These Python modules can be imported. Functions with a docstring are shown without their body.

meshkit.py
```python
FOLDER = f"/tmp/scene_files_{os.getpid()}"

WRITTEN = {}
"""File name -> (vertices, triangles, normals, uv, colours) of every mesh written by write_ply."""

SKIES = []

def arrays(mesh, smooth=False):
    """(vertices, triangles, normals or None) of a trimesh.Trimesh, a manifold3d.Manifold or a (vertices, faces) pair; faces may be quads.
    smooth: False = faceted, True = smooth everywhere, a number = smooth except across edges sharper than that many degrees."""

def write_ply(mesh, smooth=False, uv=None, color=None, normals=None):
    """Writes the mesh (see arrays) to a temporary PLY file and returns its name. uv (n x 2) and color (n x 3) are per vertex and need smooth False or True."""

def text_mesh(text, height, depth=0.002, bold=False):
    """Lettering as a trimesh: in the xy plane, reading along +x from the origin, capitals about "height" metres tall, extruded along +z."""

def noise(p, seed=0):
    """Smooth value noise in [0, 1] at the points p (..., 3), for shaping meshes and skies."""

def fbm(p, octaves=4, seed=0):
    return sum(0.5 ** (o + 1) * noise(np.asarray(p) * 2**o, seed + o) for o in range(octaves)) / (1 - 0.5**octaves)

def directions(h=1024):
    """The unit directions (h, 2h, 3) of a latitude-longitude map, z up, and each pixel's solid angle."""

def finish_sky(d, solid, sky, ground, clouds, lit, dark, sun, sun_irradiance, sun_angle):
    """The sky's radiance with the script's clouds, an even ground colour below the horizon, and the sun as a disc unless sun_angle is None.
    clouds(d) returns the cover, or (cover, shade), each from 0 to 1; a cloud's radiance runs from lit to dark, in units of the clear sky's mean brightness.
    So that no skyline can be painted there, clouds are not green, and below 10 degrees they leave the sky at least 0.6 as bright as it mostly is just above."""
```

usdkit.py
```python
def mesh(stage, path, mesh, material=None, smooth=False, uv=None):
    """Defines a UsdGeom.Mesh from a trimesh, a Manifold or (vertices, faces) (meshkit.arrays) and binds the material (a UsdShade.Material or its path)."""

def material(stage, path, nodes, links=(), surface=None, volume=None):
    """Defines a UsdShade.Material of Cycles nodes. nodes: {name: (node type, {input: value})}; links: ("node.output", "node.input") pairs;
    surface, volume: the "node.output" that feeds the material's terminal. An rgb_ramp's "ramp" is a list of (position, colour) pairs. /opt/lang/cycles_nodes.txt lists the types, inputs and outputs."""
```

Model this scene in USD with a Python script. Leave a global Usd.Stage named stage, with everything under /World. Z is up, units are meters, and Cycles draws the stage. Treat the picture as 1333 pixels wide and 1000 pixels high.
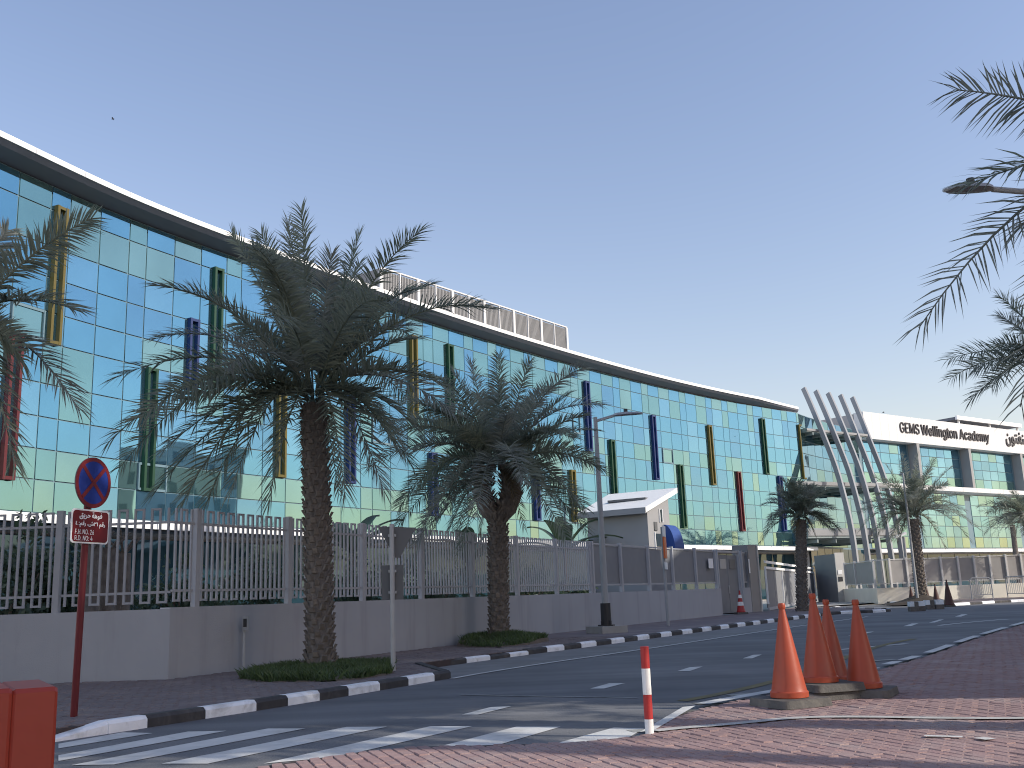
import math, random
import numpy as np, trimesh
from pxr import Gf, Sdf, Usd, UsdGeom, UsdLux, UsdShade
import usdkit, meshkit

stage = Usd.Stage.CreateInMemory()
UsdGeom.SetStageUpAxis(stage, UsdGeom.Tokens.z)
UsdGeom.SetStageMetersPerUnit(stage, 1.0)
UsdGeom.Xform.Define(stage, '/World')
UsdGeom.Scope.Define(stage, '/World/Looks')

# ------------------------------------------------------------------ camera, sky, sun, exposure
FPX, ROLL, CAM_H = 1300.0, math.radians(2.1), 1.2          # focal length in pixels of a 1333 wide picture
PITCH = math.atan(277 * math.cos(ROLL) / FPX)
EXPOSURE = 0.30
SUN_DIR = np.array([0.94, -0.34, 0.0])                    # horizontal direction towards the sun
SUN_EL = math.radians(30)
SUN_INTENSITY, SKY_STRENGTH = 1.0, 0.15
cr, sr = math.cos(ROLL), math.sin(ROLL)
FW = np.array([0, math.cos(PITCH), math.sin(PITCH)])
UP0 = np.array([0, -math.sin(PITCH), math.cos(PITCH)])
RX = np.array([1.0, 0, 0])
cam = UsdGeom.Camera.Define(stage, '/World/camera')
right_axis, up_axis = cr * RX - sr * UP0, sr * RX + cr * UP0
m = Gf.Matrix4d(*[float(x) for x in (*right_axis, 0, *up_axis, 0, *(-FW), 0, 0, 0, CAM_H, 1)])
cam.AddTransformOp().Set(m)
cam.CreateHorizontalApertureAttr(36.0)
cam.CreateVerticalApertureAttr(27.0)
cam.CreateFocalLengthAttr(FPX / 1333 * 36)
cam.CreateClippingRangeAttr(Gf.Vec2f(0.05, 20000))
cam.CreateExposureAttr(EXPOSURE)

sun_vec = np.array([*(SUN_DIR[:2] / np.linalg.norm(SUN_DIR[:2]) * math.cos(SUN_EL)), math.sin(SUN_EL)])
sky = UsdLux.DomeLight.Define(stage, '/World/sky')
sky_mat = usdkit.material(stage, '/World/Looks/sky_look', {
    'tex': ('sky_texture', {'sky_type': 'single_scattering', 'sun_disc': False, 'sun_elevation': SUN_EL,
                            'sun_rotation': math.atan2(sun_vec[0], sun_vec[1]), 'altitude': 20.0,
                            'air_density': 1.5, 'aerosol_density': 0.8, 'ozone_density': 2.3}),
    'air': ('mix_color', {'blend_type': 'multiply', 'fac': 1.0, 'b': (1.11, 0.955, 1.01), 'use_clamp': False}),
    'bg': ('background_shader', {'strength': SKY_STRENGTH})},
    [('tex.color', 'air.a'), ('air.result', 'bg.color')], surface='bg.background')
UsdShade.MaterialBindingAPI.Apply(sky.GetPrim()).Bind(sky_mat)
sky.GetPrim().SetCustomDataByKey('kind', 'structure')
sun = UsdLux.DistantLight.Define(stage, '/World/sun')
sun.CreateIntensityAttr(SUN_INTENSITY)
sun.CreateAngleAttr(0.53)
sun.CreateNormalizeAttr(True)
sun.CreateColorAttr(Gf.Vec3f(1.0, 0.93, 0.82))
zx = sun_vec
xx = np.cross([0, 0, 1.0], zx); xx /= np.linalg.norm(xx)
yx = np.cross(zx, xx)
sun.AddTransformOp().Set(Gf.Matrix4d(*[float(v) for v in (*xx, 0, *yx, 0, *zx, 0, 0, 0, 60, 1)]))

def ray(px, py):
    u, v = px - 666.5, py - 500.0
    return (u * cr - v * sr) * RX + (-u * sr - v * cr) * UP0 + FPX * FW
EYE = np.array([0, 0, CAM_H])
def at(px, py, z=0.0):                                       # where the photograph's pixel meets a level plane
    d = ray(px, py); return EYE + (z - CAM_H) / d[2] * d
def at_depth(px, py, y):                                     # where it meets the vertical plane y metres away
    d = ray(px, py); return EYE + y / d[1] * d
def proj(p):
    q = np.asarray(p, float) - EYE
    a, b, f = q @ RX, q @ UP0, q @ FW
    a, b = a / f * FPX, b / f * FPX
    return 666.5 + a * cr - b * sr, 500 - (a * sr + b * cr)

# ------------------------------------------------------------------ helpers
_used = {}
def numbered(parent, name):
    key = f'{parent}/{name}'
    n = _used.get(key, 0); _used[key] = n + 1
    return key if n == 0 else f'{key}_{n:03d}'

def ppath(parent):
    return '/World' if parent is None else (parent if isinstance(parent, str) else str(parent.GetPath()))

def tag(prim, label=None, category=None, group=None, kind=None):
    for k, v in (('label', label), ('category', category), ('group', group), ('kind', kind)):
        if v: prim.SetCustomDataByKey(k, v)
    return prim

def thing(name, label=None, category=None, loc=(0, 0, 0), rotz=0, group=None, kind=None):
    x = UsdGeom.Xform.Define(stage, numbered('/World', name))
    x.AddTranslateOp().Set(Gf.Vec3d(*map(float, loc)))
    if rotz: x.AddRotateZOp().Set(math.degrees(rotz))
    return tag(x.GetPrim(), label, category, group, kind)

class MB:
    """collects shapes that become one mesh"""
    def __init__(self): self.v, self.f, self.n = [], [], 0
    def raw(self, v, f):
        v = np.asarray(v, float); f = np.asarray(f, int)
        if f.shape[1] == 4: f = np.vstack([f[:, [0, 1, 2]], f[:, [0, 2, 3]]])
        self.v.append(v); self.f.append(f + self.n); self.n += len(v); return self
    def tm(self, t): return self.raw(t.vertices, t.faces)
    def frame_box(self, c, ax, ay, az, size):
        """box with centre c, unit axes ax ay az and full sizes"""
        c = np.asarray(c, float); A = np.array([ax, ay, az], float); h = np.asarray(size, float) / 2
        s = np.array([[x, y, z] for x in (-1, 1) for y in (-1, 1) for z in (-1, 1)], float)
        v = c + (s * h) @ A
        f = [[0, 1, 3, 2], [4, 6, 7, 5], [0, 4, 5, 1], [2, 3, 7, 6], [0, 2, 6, 4], [1, 5, 7, 3]]
        return self.raw(v, f)
    def box(self, c, size, rotz=0):
        co, si = math.cos(rotz), math.sin(rotz)
        return self.frame_box(c, (co, si, 0), (-si, co, 0), (0, 0, 1), size)
    def bar(self, p0, p1, w, h, up=(0, 0, 1)):
        p0, p1 = np.asarray(p0, float), np.asarray(p1, float)
        d = p1 - p0; L = np.linalg.norm(d); d = d / L
        s = np.cross(d, up)
        if np.linalg.norm(s) < 1e-6: s = np.cross(d, (1, 0, 0))
        s /= np.linalg.norm(s); u = np.cross(s, d)
        return self.frame_box((p0 + p1) / 2, d, s, u, (L, w, h))
    def tube(self, pts, r, n=8, cap=True):
        pts = np.asarray(pts, float); k = len(pts); r = np.broadcast_to(r, (k,))
        t = np.gradient(pts, axis=0); t /= np.linalg.norm(t, axis=1, keepdims=True)
        ref = np.array([0, 0, 1.0]) if abs(t[0][2]) < 0.9 else np.array([1.0, 0, 0])
        a = np.linspace(0, 2 * np.pi, n, endpoint=False); V = []
        for i in range(k):
            s = np.cross(t[i], ref); s /= np.linalg.norm(s); u = np.cross(s, t[i])
            V.append(pts[i] + r[i] * (np.cos(a)[:, None] * s + np.sin(a)[:, None] * u))
        V = np.vstack(V); F = []
        for i in range(k - 1):
            for j in range(n):
                F.append([i * n + j, i * n + (j + 1) % n, (i + 1) * n + (j + 1) % n, (i + 1) * n + j])
        self.raw(V, F)
        if cap:
            for i, p in ((0, pts[0]), (k - 1, pts[-1])):
                self.raw(np.vstack([V[i * n:(i + 1) * n], p]), [[j, (j + 1) % n, n] for j in range(n)])
        return self
    def lathe(self, prof, n=32, c=(0, 0, 0)):
        prof = np.asarray(prof, float); a = np.linspace(0, 2 * np.pi, n, endpoint=False); k = len(prof)
        V = np.vstack([np.stack([r * np.cos(a), r * np.sin(a), np.full(n, z)], 1) for r, z in prof]) + np.asarray(c, float)
        F = [[i * n + j, i * n + (j + 1) % n, (i + 1) * n + (j + 1) % n, (i + 1) * n + j] for i in range(k - 1) for j in range(n)]
        return self.raw(V, F)
    def prism(self, poly, z0, z1):
        from shapely.geometry import Polygon
        t = trimesh.creation.extrude_polygon(Polygon([(p[0], p[1]) for p in poly]).buffer(0), z1 - z0, engine='earcut')
        t.apply_translation([0, 0, z0]); return self.tm(t)
    def flat(self, poly, z):
        from shapely.geometry import Polygon
        v, f = trimesh.creation.triangulate_polygon(Polygon([(p[0], p[1]) for p in poly]).buffer(0), engine='earcut')
        return self.raw(np.column_stack([v, np.full(len(v), z)]), f)
    def ribbon(self, a, b):
        """sheet between two polylines with the same number of points"""
        a, b = np.asarray(a, float), np.asarray(b, float); k = len(a)
        return self.raw(np.vstack([a, b]), [[i, i + 1, k + i + 1, k + i] for i in range(k - 1)])
    def build(self, name, mat, parent=None, smooth=False, label=None, kind=None):
        v, f = np.vstack(self.v), np.vstack(self.f)
        m = usdkit.mesh(stage, numbered(ppath(parent), name), (v, f), mat, smooth)
        return tag(m.GetPrim(), label, kind=kind)

# ------------------------------------------------------------------ materials
def look(name, color, rough=0.7, vary=0.12, scale=3.0, bump=0.0, bscale=40.0, metallic=0.0, spec=0.4, dirt=None, dscale=0.6, coat=0.0, island=0.0):
    """a surface with soft tonal variation, optional stains and fine relief"""
    c = np.array(color, float)
    nodes = {'geo': ('geometry', {}), 'n': ('noise_texture', {'scale': scale, 'detail': 5.0, 'roughness': 0.6}),
             'r': ('rgb_ramp', {'ramp': [(0.25, tuple(c * (1 - vary))), (0.75, tuple(np.minimum(c * (1 + vary), 1)))]}),
             'p': ('principled_bsdf', {'roughness': rough, 'metallic': metallic, 'specular_ior_level': spec, 'coat_weight': coat})}
    links = [('geo.position', 'n.vector'), ('n.fac', 'r.fac')]
    last = 'r.color'
    if island:
        nodes['isl'] = ('map_range', {'from_min': 0.0, 'from_max': 1.0, 'to_min': 1 - island, 'to_max': 1 + island})
        nodes['im'] = ('mix_color', {'blend_type': 'multiply', 'fac': 1.0, 'use_clamp': False})
        nodes['cmb'] = ('combine_color', {'color_type': 'rgb'})
        links += [('geo.random_per_island', 'isl.value'), ('isl.result', 'cmb.r'), ('isl.result', 'cmb.g'), ('isl.result', 'cmb.b'), (last, 'im.a'), ('cmb.color', 'im.b')]
        last = 'im.result'
    if dirt is not None:
        nodes['dn'] = ('noise_texture', {'scale': dscale, 'detail': 6.0, 'roughness': 0.65, 'distortion': 0.6})
        nodes['dr'] = ('map_range', {'from_min': 0.5, 'from_max': 0.72, 'to_min': 0.0, 'to_max': 0.75, 'clamp': True})
        nodes['dm'] = ('mix_color', {'b': dirt})
        links += [('geo.position', 'dn.vector'), ('dn.fac', 'dr.value'), ('dr.result', 'dm.fac'), (last, 'dm.a')]
        last = 'dm.result'
    links.append((last, 'p.base_color'))
    if bump:
        nodes['bn'] = ('noise_texture', {'scale': bscale, 'detail': 4.0})
        nodes['b'] = ('bump', {'strength': bump, 'distance': 0.02})
        links += [('geo.position', 'bn.vector'), ('bn.fac', 'b.height'), ('b.normal', 'p.normal')]
    return usdkit.material(stage, f'/World/Looks/{name}', nodes, links, surface='p.BSDF')

def glass_look(name, tint, metallic=0.95, rough=0.02, wob=0.02):
    nodes = {'geo': ('geometry', {}), 'n': ('noise_texture', {'scale': 0.55, 'detail': 1.0}),
             'b': ('bump', {'strength': wob, 'distance': 0.35}),
             'n2': ('noise_texture', {'scale': 0.22, 'detail': 4.0}),
             'r': ('rgb_ramp', {'ramp': [(0.3, tuple(np.array(tint) * 0.88)), (0.7, tuple(np.minimum(np.array(tint) * 1.1, 1)))]}),
             'p': ('principled_bsdf', {'metallic': metallic, 'roughness': rough, 'specular_ior_level': 0.6})}
    links = [('geo.position', 'n.vector'), ('n.fac', 'b.height'), ('b.normal', 'p.normal'), ('geo.position', 'n2.vector'), ('n2.fac', 'r.fac'), ('r.color', 'p.base_color')]
    return usdkit.material(stage, f'/World/Looks/{name}', nodes, links, surface='p.BSDF')

def leaf_look(name, color, trans=0.25):
    c = np.array(color, float)
    nodes = {'geo': ('geometry', {}), 'n': ('noise_texture', {'scale': 1.6, 'detail': 3.0}),
             'r': ('rgb_ramp', {'ramp': [(0.3, tuple(c * 0.65)), (0.7, tuple(c * 1.35))]}),
             'p': ('principled_bsdf', {'roughness': 0.45, 'specular_ior_level': 0.45}), 't': ('translucent_bsdf', {'color': tuple(c * 1.6)}),
             'm': ('mix_closure', {'fac': trans})}
    links = [('geo.position', 'n.vector'), ('n.fac', 'r.fac'), ('r.color', 'p.base_color'), ('p.BSDF', 'm.closure1'), ('t.BSDF', 'm.closure2')]
    return usdkit.material(stage, f'/World/Looks/{name}', nodes, links, surface='m.closure')

M = {}
M['sand'] = look('sand', (0.36, 0.31, 0.24), 0.95, 0.2, 0.4, 0.4, 8)
M['asphalt_plain'] = look('asphalt', (0.14, 0.142, 0.15), 0.85, 0.22, 0.9, 0.5, 120, dirt=(0.14, 0.14, 0.14), dscale=0.35, spec=0.35)
M['asphalt'] = usdkit.material(stage, '/World/Looks/asphalt_worn', {
    'geo': ('geometry', {}), 'map': ('mapping', {'rotation': (0, 0, -math.radians(58)), 'scale': (0.05, 1.1, 1.0)}),
    'n1': ('noise_texture', {'scale': 1.0, 'detail': 4.0, 'roughness': 0.6}), 'n2': ('noise_texture', {'scale': 0.35, 'detail': 6.0, 'roughness': 0.65, 'distortion': 0.5}),
    'n3': ('noise_texture', {'scale': 60.0, 'detail': 3.0}),
    'r1': ('rgb_ramp', {'ramp': [(0.3, (0.105, 0.108, 0.117)), (0.5, (0.142, 0.144, 0.152)), (0.72, (0.19, 0.19, 0.195))]}),
    'r2': ('rgb_ramp', {'ramp': [(0.35, (0.80, 0.80, 0.80)), (0.65, (1.12, 1.12, 1.11))]}), 'r3': ('rgb_ramp', {'ramp': [(0.3, (0.82, 0.82, 0.82)), (0.7, (1.15, 1.15, 1.15))]}),
    'm1': ('mix_color', {'blend_type': 'multiply', 'fac': 1.0, 'use_clamp': False}), 'm2': ('mix_color', {'blend_type': 'multiply', 'fac': 1.0, 'use_clamp': False}),
    'b': ('bump', {'strength': 0.5, 'distance': 0.01}), 'p': ('principled_bsdf', {'roughness': 0.82, 'specular_ior_level': 0.35})},
    [('geo.position', 'map.vector'), ('map.vector', 'n1.vector'), ('geo.position', 'n2.vector'), ('geo.position', 'n3.vector'), ('n1.fac', 'r1.fac'), ('n2.fac', 'r2.fac'), ('n3.fac', 'r3.fac'),
     ('r1.color', 'm1.a'), ('r2.color', 'm1.b'), ('m1.result', 'm2.a'), ('r3.color', 'm2.b'), ('m2.result', 'p.base_color'), ('n3.fac', 'b.height'), ('b.normal', 'p.normal')], surface='p.BSDF')
M['layby'] = look('layby', (0.2, 0.2, 0.2), 0.9, 0.2, 1.2, 0.5, 120, dirt=(0.15, 0.145, 0.13), dscale=0.5)
M['road_paint'] = look('road_paint', (0.57, 0.565, 0.54), 0.75, 0.12, 3, 0.2, 90, dirt=(0.34, 0.33, 0.31), dscale=2.2)
M['worn_paint'] = look('worn_paint', (0.30, 0.30, 0.28), 0.8, 0.3, 3, 0.2, 90, dirt=(0.10, 0.10, 0.10), dscale=2.5)
M['yellow_paint'] = look('yellow_paint', (0.17, 0.14, 0.06), 0.8, 0.3, 2, 0.2, 90, dirt=(0.07, 0.07, 0.065), dscale=1.5)
M['kerb_white'] = look('kerb_white', (0.8, 0.81, 0.82), 0.7, 0.08, 5, 0.3, 30, dirt=(0.35, 0.34, 0.32), dscale=2.5)
M['kerb_black'] = look('kerb_black', (0.045, 0.043, 0.045), 0.75, 0.25, 5, 0.3, 30, dirt=(0.12, 0.11, 0.10), dscale=2.0)
M['kerb_plain'] = look('kerb_plain', (0.42, 0.41, 0.39), 0.9, 0.12, 4, 0.3, 30, dirt=(0.25, 0.23, 0.2), dscale=1.5)
PAVER = [(0.30, 0.197, 0.187), (0.285, 0.185, 0.178), (0.315, 0.212, 0.20), (0.30, 0.205, 0.196)]
M['pavers'] = [look(f'red_paver_{"abcd"[i]}', c, 0.85, 0.12, 12, 0.4, 60, dirt=(0.36, 0.30, 0.28), dscale=0.9) for i, c in enumerate(PAVER)]
M['paver_mix'] = look('paver_mix', (0.3, 0.2, 0.19), 0.85, 0.12, 6, 0.4, 60, dirt=(0.36, 0.30, 0.28), dscale=0.9, island=0.1)
M['walk_pavers'] = look('walk_pavers', (0.235, 0.195, 0.195), 0.88, 0.15, 6, 0.4, 60, dirt=(0.30, 0.25, 0.22), dscale=0.7, island=0.28)
M['paver_bed'] = look('paver_bed', (0.06, 0.045, 0.043), 0.95, 0.2, 6)
M['wall'] = usdkit.material(stage, '/World/Looks/wall_plaster', {
    'geo': ('geometry', {}), 'map': ('mapping', {'scale': (2.2, 2.2, 0.22)}), 'n1': ('noise_texture', {'scale': 1.0, 'detail': 5.0, 'roughness': 0.6}),
    'n2': ('noise_texture', {'scale': 0.4, 'detail': 6.0, 'roughness': 0.65, 'distortion': 0.5}), 'n3': ('noise_texture', {'scale': 60.0, 'detail': 3.0}),
    'r1': ('rgb_ramp', {'ramp': [(0.28, (0.86, 0.85, 0.84)), (0.45, (1.0, 1.0, 1.0)), (0.75, (1.03, 1.03, 1.03))]}),
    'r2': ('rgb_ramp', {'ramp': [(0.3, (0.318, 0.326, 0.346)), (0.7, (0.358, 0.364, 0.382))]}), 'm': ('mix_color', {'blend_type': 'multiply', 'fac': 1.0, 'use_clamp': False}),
    'b': ('bump', {'strength': 0.25, 'distance': 0.02}), 'p': ('principled_bsdf', {'roughness': 0.9, 'specular_ior_level': 0.35})},
    [('geo.position', 'map.vector'), ('map.vector', 'n1.vector'), ('geo.position', 'n2.vector'), ('geo.position', 'n3.vector'), ('n1.fac', 'r1.fac'), ('n2.fac', 'r2.fac'),
     ('r2.color', 'm.a'), ('r1.color', 'm.b'), ('m.result', 'p.base_color'), ('n3.fac', 'b.height'), ('b.normal', 'p.normal')], surface='p.BSDF')
M['board'] = look('name_board_panel', (0.60, 0.595, 0.585), 0.5, 0.04, 0.5)
M['wall_cream'] = look('wall_cream', (0.70, 0.67, 0.58), 0.9, 0.05, 1.1, 0.25, 60, dirt=(0.60, 0.57, 0.49), dscale=0.35)  # wall paint lightened for the right wall: sunlight put into the colour
M['fence'] = look('fence_paint', (0.31, 0.315, 0.335), 0.5, 0.06, 2)
M['screen'] = look('fence_screen', (0.175, 0.18, 0.19), 0.65, 0.06, 3)
M['screen_pale'] = look('sunlit_fence_screen', (0.30, 0.29, 0.28), 0.65, 0.06, 3)  # lighter copy of the fence screen, sunlight put into its colour
M['fence_pale'] = look('sunlit_fence_paint', (0.55, 0.545, 0.53), 0.5, 0.06, 2)  # lighter copy of the fence paint, standing in for sun on the posts
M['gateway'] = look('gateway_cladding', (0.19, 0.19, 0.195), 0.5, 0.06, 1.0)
M['gateway_light'] = look('gateway_light', (0.46, 0.45, 0.42), 0.6, 0.05, 1.0)  # pillar end faces lightened: the fall of light is put into the colour
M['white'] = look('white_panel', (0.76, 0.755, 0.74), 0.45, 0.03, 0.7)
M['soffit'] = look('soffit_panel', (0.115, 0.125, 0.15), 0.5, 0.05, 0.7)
M['roof'] = look('roof_sheet', (0.45, 0.45, 0.45), 0.7, 0.06, 1.0)
M['louvre'] = look('louvre_panel', (0.23, 0.23, 0.23), 0.55, 0.05, 1.0)
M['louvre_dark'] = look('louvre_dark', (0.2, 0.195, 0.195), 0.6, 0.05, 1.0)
M['mullion'] = look('mullion_grid', (0.125, 0.2, 0.235), 0.4, 0.05, 1.0)
M['core'] = look('building_core', (0.35, 0.34, 0.33), 0.9, 0.05, 1.0)
M['glass_blue'] = [glass_look('blue_glass', (0.145, 0.335, 0.445)), glass_look('blue_glass_deep', (0.14, 0.305, 0.425)), glass_look('blue_glass_pale', (0.18, 0.37, 0.475))]
M['glass_green'] = [glass_look('green_glass', (0.185, 0.345, 0.345)), glass_look('green_glass_pale', (0.21, 0.36, 0.35))]
M['glass_dark'] = glass_look('shopfront_glass', (0.035, 0.085, 0.115), 0.55, 0.03, 0.03)
M['yellow'] = look('yellow_frame', (0.105, 0.08, 0.014), 0.45, 0.05, 2)
M['red'] = look('red_frame', (0.09, 0.012, 0.014), 0.45, 0.05, 2)
M['green'] = look('green_frame', (0.008, 0.045, 0.02), 0.45, 0.05, 2)
M['blue'] = look('blue_frame', (0.008, 0.022, 0.1), 0.45, 0.05, 2)
M['steel'] = look('painted_steel', (0.24, 0.245, 0.25), 0.35, 0.04, 1.0, spec=0.5)
M['canopy'] = look('canopy_sheet', (0.22, 0.26, 0.26), 0.35, 0.05, 1.0)
M['letters'] = look('letter_metal', (0.02, 0.02, 0.025), 0.4, 0.05, 1.0)
M['trunk'] = look('palm_trunk_bark', (0.15, 0.13, 0.115), 0.95, 0.35, 9, 0.8, 30)
M['boots'] = look('palm_leaf_bases', (0.215, 0.185, 0.16), 0.95, 0.4, 7, 0.6, 40, island=0.3)
M['leaf'] = leaf_look('palm_leaf', (0.155, 0.178, 0.135), 0.35)
M['leaf_grey'] = leaf_look('palm_leaf_grey', (0.185, 0.202, 0.172), 0.35)
M['leaf_dry'] = leaf_look('palm_leaf_dry', (0.13, 0.10, 0.06), 0.15)
M['grass'] = leaf_look('grass_blades', (0.055, 0.085, 0.028), 0.2)
M['soil'] = look('soil', (0.12, 0.09, 0.065), 0.95, 0.3, 6, 0.6, 20)
M['dark_soil'] = look('dark_soil', (0.05, 0.04, 0.032), 0.95, 0.3, 6, 0.6, 20)
M['strut'] = look('dark_strut', (0.05, 0.10, 0.11), 0.4, 0.06, 1.0)
M['shrub'] = leaf_look('shrub_leaf', (0.045, 0.07, 0.04), 0.2)
M['bark'] = look('bark', (0.13, 0.10, 0.08), 0.95, 0.3, 6, 0.6, 30)
M['cone'] = look('cone_plastic', (0.345, 0.06, 0.027), 0.42, 0.07, 3, 0.05, 20, dirt=(0.27, 0.062, 0.036), dscale=2.5)
M['cone_far'] = look('far_cone_plastic', (0.07, 0.03, 0.025), 0.6, 0.1, 3)
M['rubber'] = look('black_rubber', (0.09, 0.085, 0.08), 0.85, 0.2, 6, 0.4, 40, dirt=(0.17, 0.155, 0.135), dscale=3)
M['barrier'] = look('barrier_plastic', (0.29, 0.036, 0.02), 0.45, 0.06, 2, 0.05, 20, dirt=(0.24, 0.033, 0.02), dscale=2)
M['bol_red'] = look('bollard_red', (0.36, 0.03, 0.03), 0.4, 0.1, 6)
M['bol_white'] = look('bollard_white', (0.72, 0.71, 0.69), 0.45, 0.06, 6, dirt=(0.5, 0.47, 0.42), dscale=6)
M['sign_red'] = look('sign_red', (0.14, 0.012, 0.016), 0.45, 0.06, 4, spec=0.2)
M['pole_red'] = look('pole_red', (0.11, 0.012, 0.017), 0.45, 0.1, 4, spec=0.25)
M['sign_blue'] = look('sign_blue', (0.012, 0.03, 0.19), 0.6, 0.05, 4, spec=0.2)
M['sign_white'] = look('sign_white', (0.75, 0.75, 0.74), 0.5, 0.03, 4)
M['sign_back'] = look('sign_back', (0.13, 0.13, 0.13), 0.6, 0.08, 3, metallic=0.2)
M['galv'] = look('galvanised_steel', (0.36, 0.365, 0.37), 0.5, 0.08, 4, metallic=0.3)
M['lamp_grey'] = look('lamp_grey', (0.30, 0.31, 0.32), 0.45, 0.05, 3)
M['black'] = look('black_sleeve', (0.025, 0.025, 0.027), 0.5, 0.1, 4)
M['concrete'] = look('concrete', (0.33, 0.32, 0.30), 0.9, 0.12, 4, 0.4, 40)
M['house'] = look('guardhouse_wall', (0.3, 0.295, 0.295), 0.75, 0.05, 1.0)
M['window'] = glass_look('small_window_glass', (0.06, 0.08, 0.09), 0.3, 0.05, 0.02)
M['awning'] = look('blue_awning', (0.018, 0.06, 0.24), 0.6, 0.06, 2)
M['orange_sign'] = look('orange_sign', (0.62, 0.14, 0.04), 0.5, 0.05, 3)
M['tower'] = look('apartment_plaster', (0.55, 0.50, 0.43), 0.9, 0.05, 0.4)
M['bird'] = look('bird_feather', (0.04, 0.04, 0.045), 0.8, 0.1, 20)

# ------------------------------------------------------------------ curved lines on the plan
from scipy.interpolate import CubicSpline, PchipInterpolator
class Path:
    def __init__(self, pts, smooth=True, n=400):
        pts = np.asarray(pts, float)[:, :2]
        if smooth:
            t = np.r_[0, np.cumsum(np.linalg.norm(np.diff(pts, axis=0), axis=1))]
            pts = CubicSpline(t, pts)(np.linspace(0, t[-1], n))
        self.p = pts; self.s = np.r_[0, np.cumsum(np.linalg.norm(np.diff(pts, axis=0), axis=1))]; self.L = self.s[-1]
    def P(self, s):
        return np.array([np.interp(s, self.s, self.p[:, 0]), np.interp(s, self.s, self.p[:, 1])])
    def T(self, s):
        d = self.P(min(s + 0.05, self.L)) - self.P(max(s - 0.05, 0)); return d / np.linalg.norm(d)
    def N(self, s):                                           # to the right of travel: towards the street
        t = self.T(s); return np.array([t[1], -t[0]])
    def at(self, s, off=0.0, z=0.0):
        p = self.P(s) + off * self.N(s); return np.array([p[0], p[1], z])
    def line(self, off=0.0, z=0.0, s0=0.0, s1=None, n=60):
        return np.array([self.at(s, off, z) for s in np.linspace(s0, self.L if s1 is None else s1, n)])
    def find(self, px, z):                                    # arc length at which the line, at height z, shows at column px
        ss = np.linspace(0, self.L, 3000); q = np.column_stack([np.interp(ss, self.s, self.p[:, 0]), np.interp(ss, self.s, self.p[:, 1]), np.full(3000, z)])
        x = np.where(q[:, 1] > 1, proj(q)[0], -9e9)
        return float(ss[np.argmin(np.abs(x - px))])

WALK_Z = 0.11
# ------------------------------------------------------------------ ground
g = MB(); g.flat([(-900, -900), (900, -900), (900, 900), (-900, 900)], -0.03)
tag(g.build('ground', M['sand']), kind='structure')

road_right = Path([(1.03, 8.97), (1.73, 10.6), (2.77, 11.72), (3.94, 13.05), (5.1, 14.7), (6.48, 16.7), (8.49, 19.9), (13.99, 28.2), (20, 36.5), (30, 47), (60, 68), (110, 95)], True, 300)
kerb_pts = [(-4.55, 9.9), (-3.94, 10.9), (-3.15, 12.2), (-2.31, 13.72), (-1.11, 16.05)]
bay_pts = [(-0.62, 20.3), (0.44, 22.1), (1.8, 24.25), (3.9, 27.75), (6.66, 32.3), (9.83, 37.5), (12.3, 41.6), (13.4, 42.9), (15.4, 43.5), (16.2, 45.2), (15.6, 48.5), (16.6, 52.5)]
wallY = np.array([18.24, 19.27, 20.0, 22.89, 24.54, 27.41, 33.56, 37.36, 41.53, 48.21]) * (CAM_H - WALK_Z) / CAM_H
wallX = np.array([-6.57, -5.72, -5.41, -4.13, -3.13, -1.59, 1.07, 2.7, 6.03, 9.46]) * (CAM_H - WALK_Z) / CAM_H
wc = np.polyfit(wallY, wallX, 2)
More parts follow.
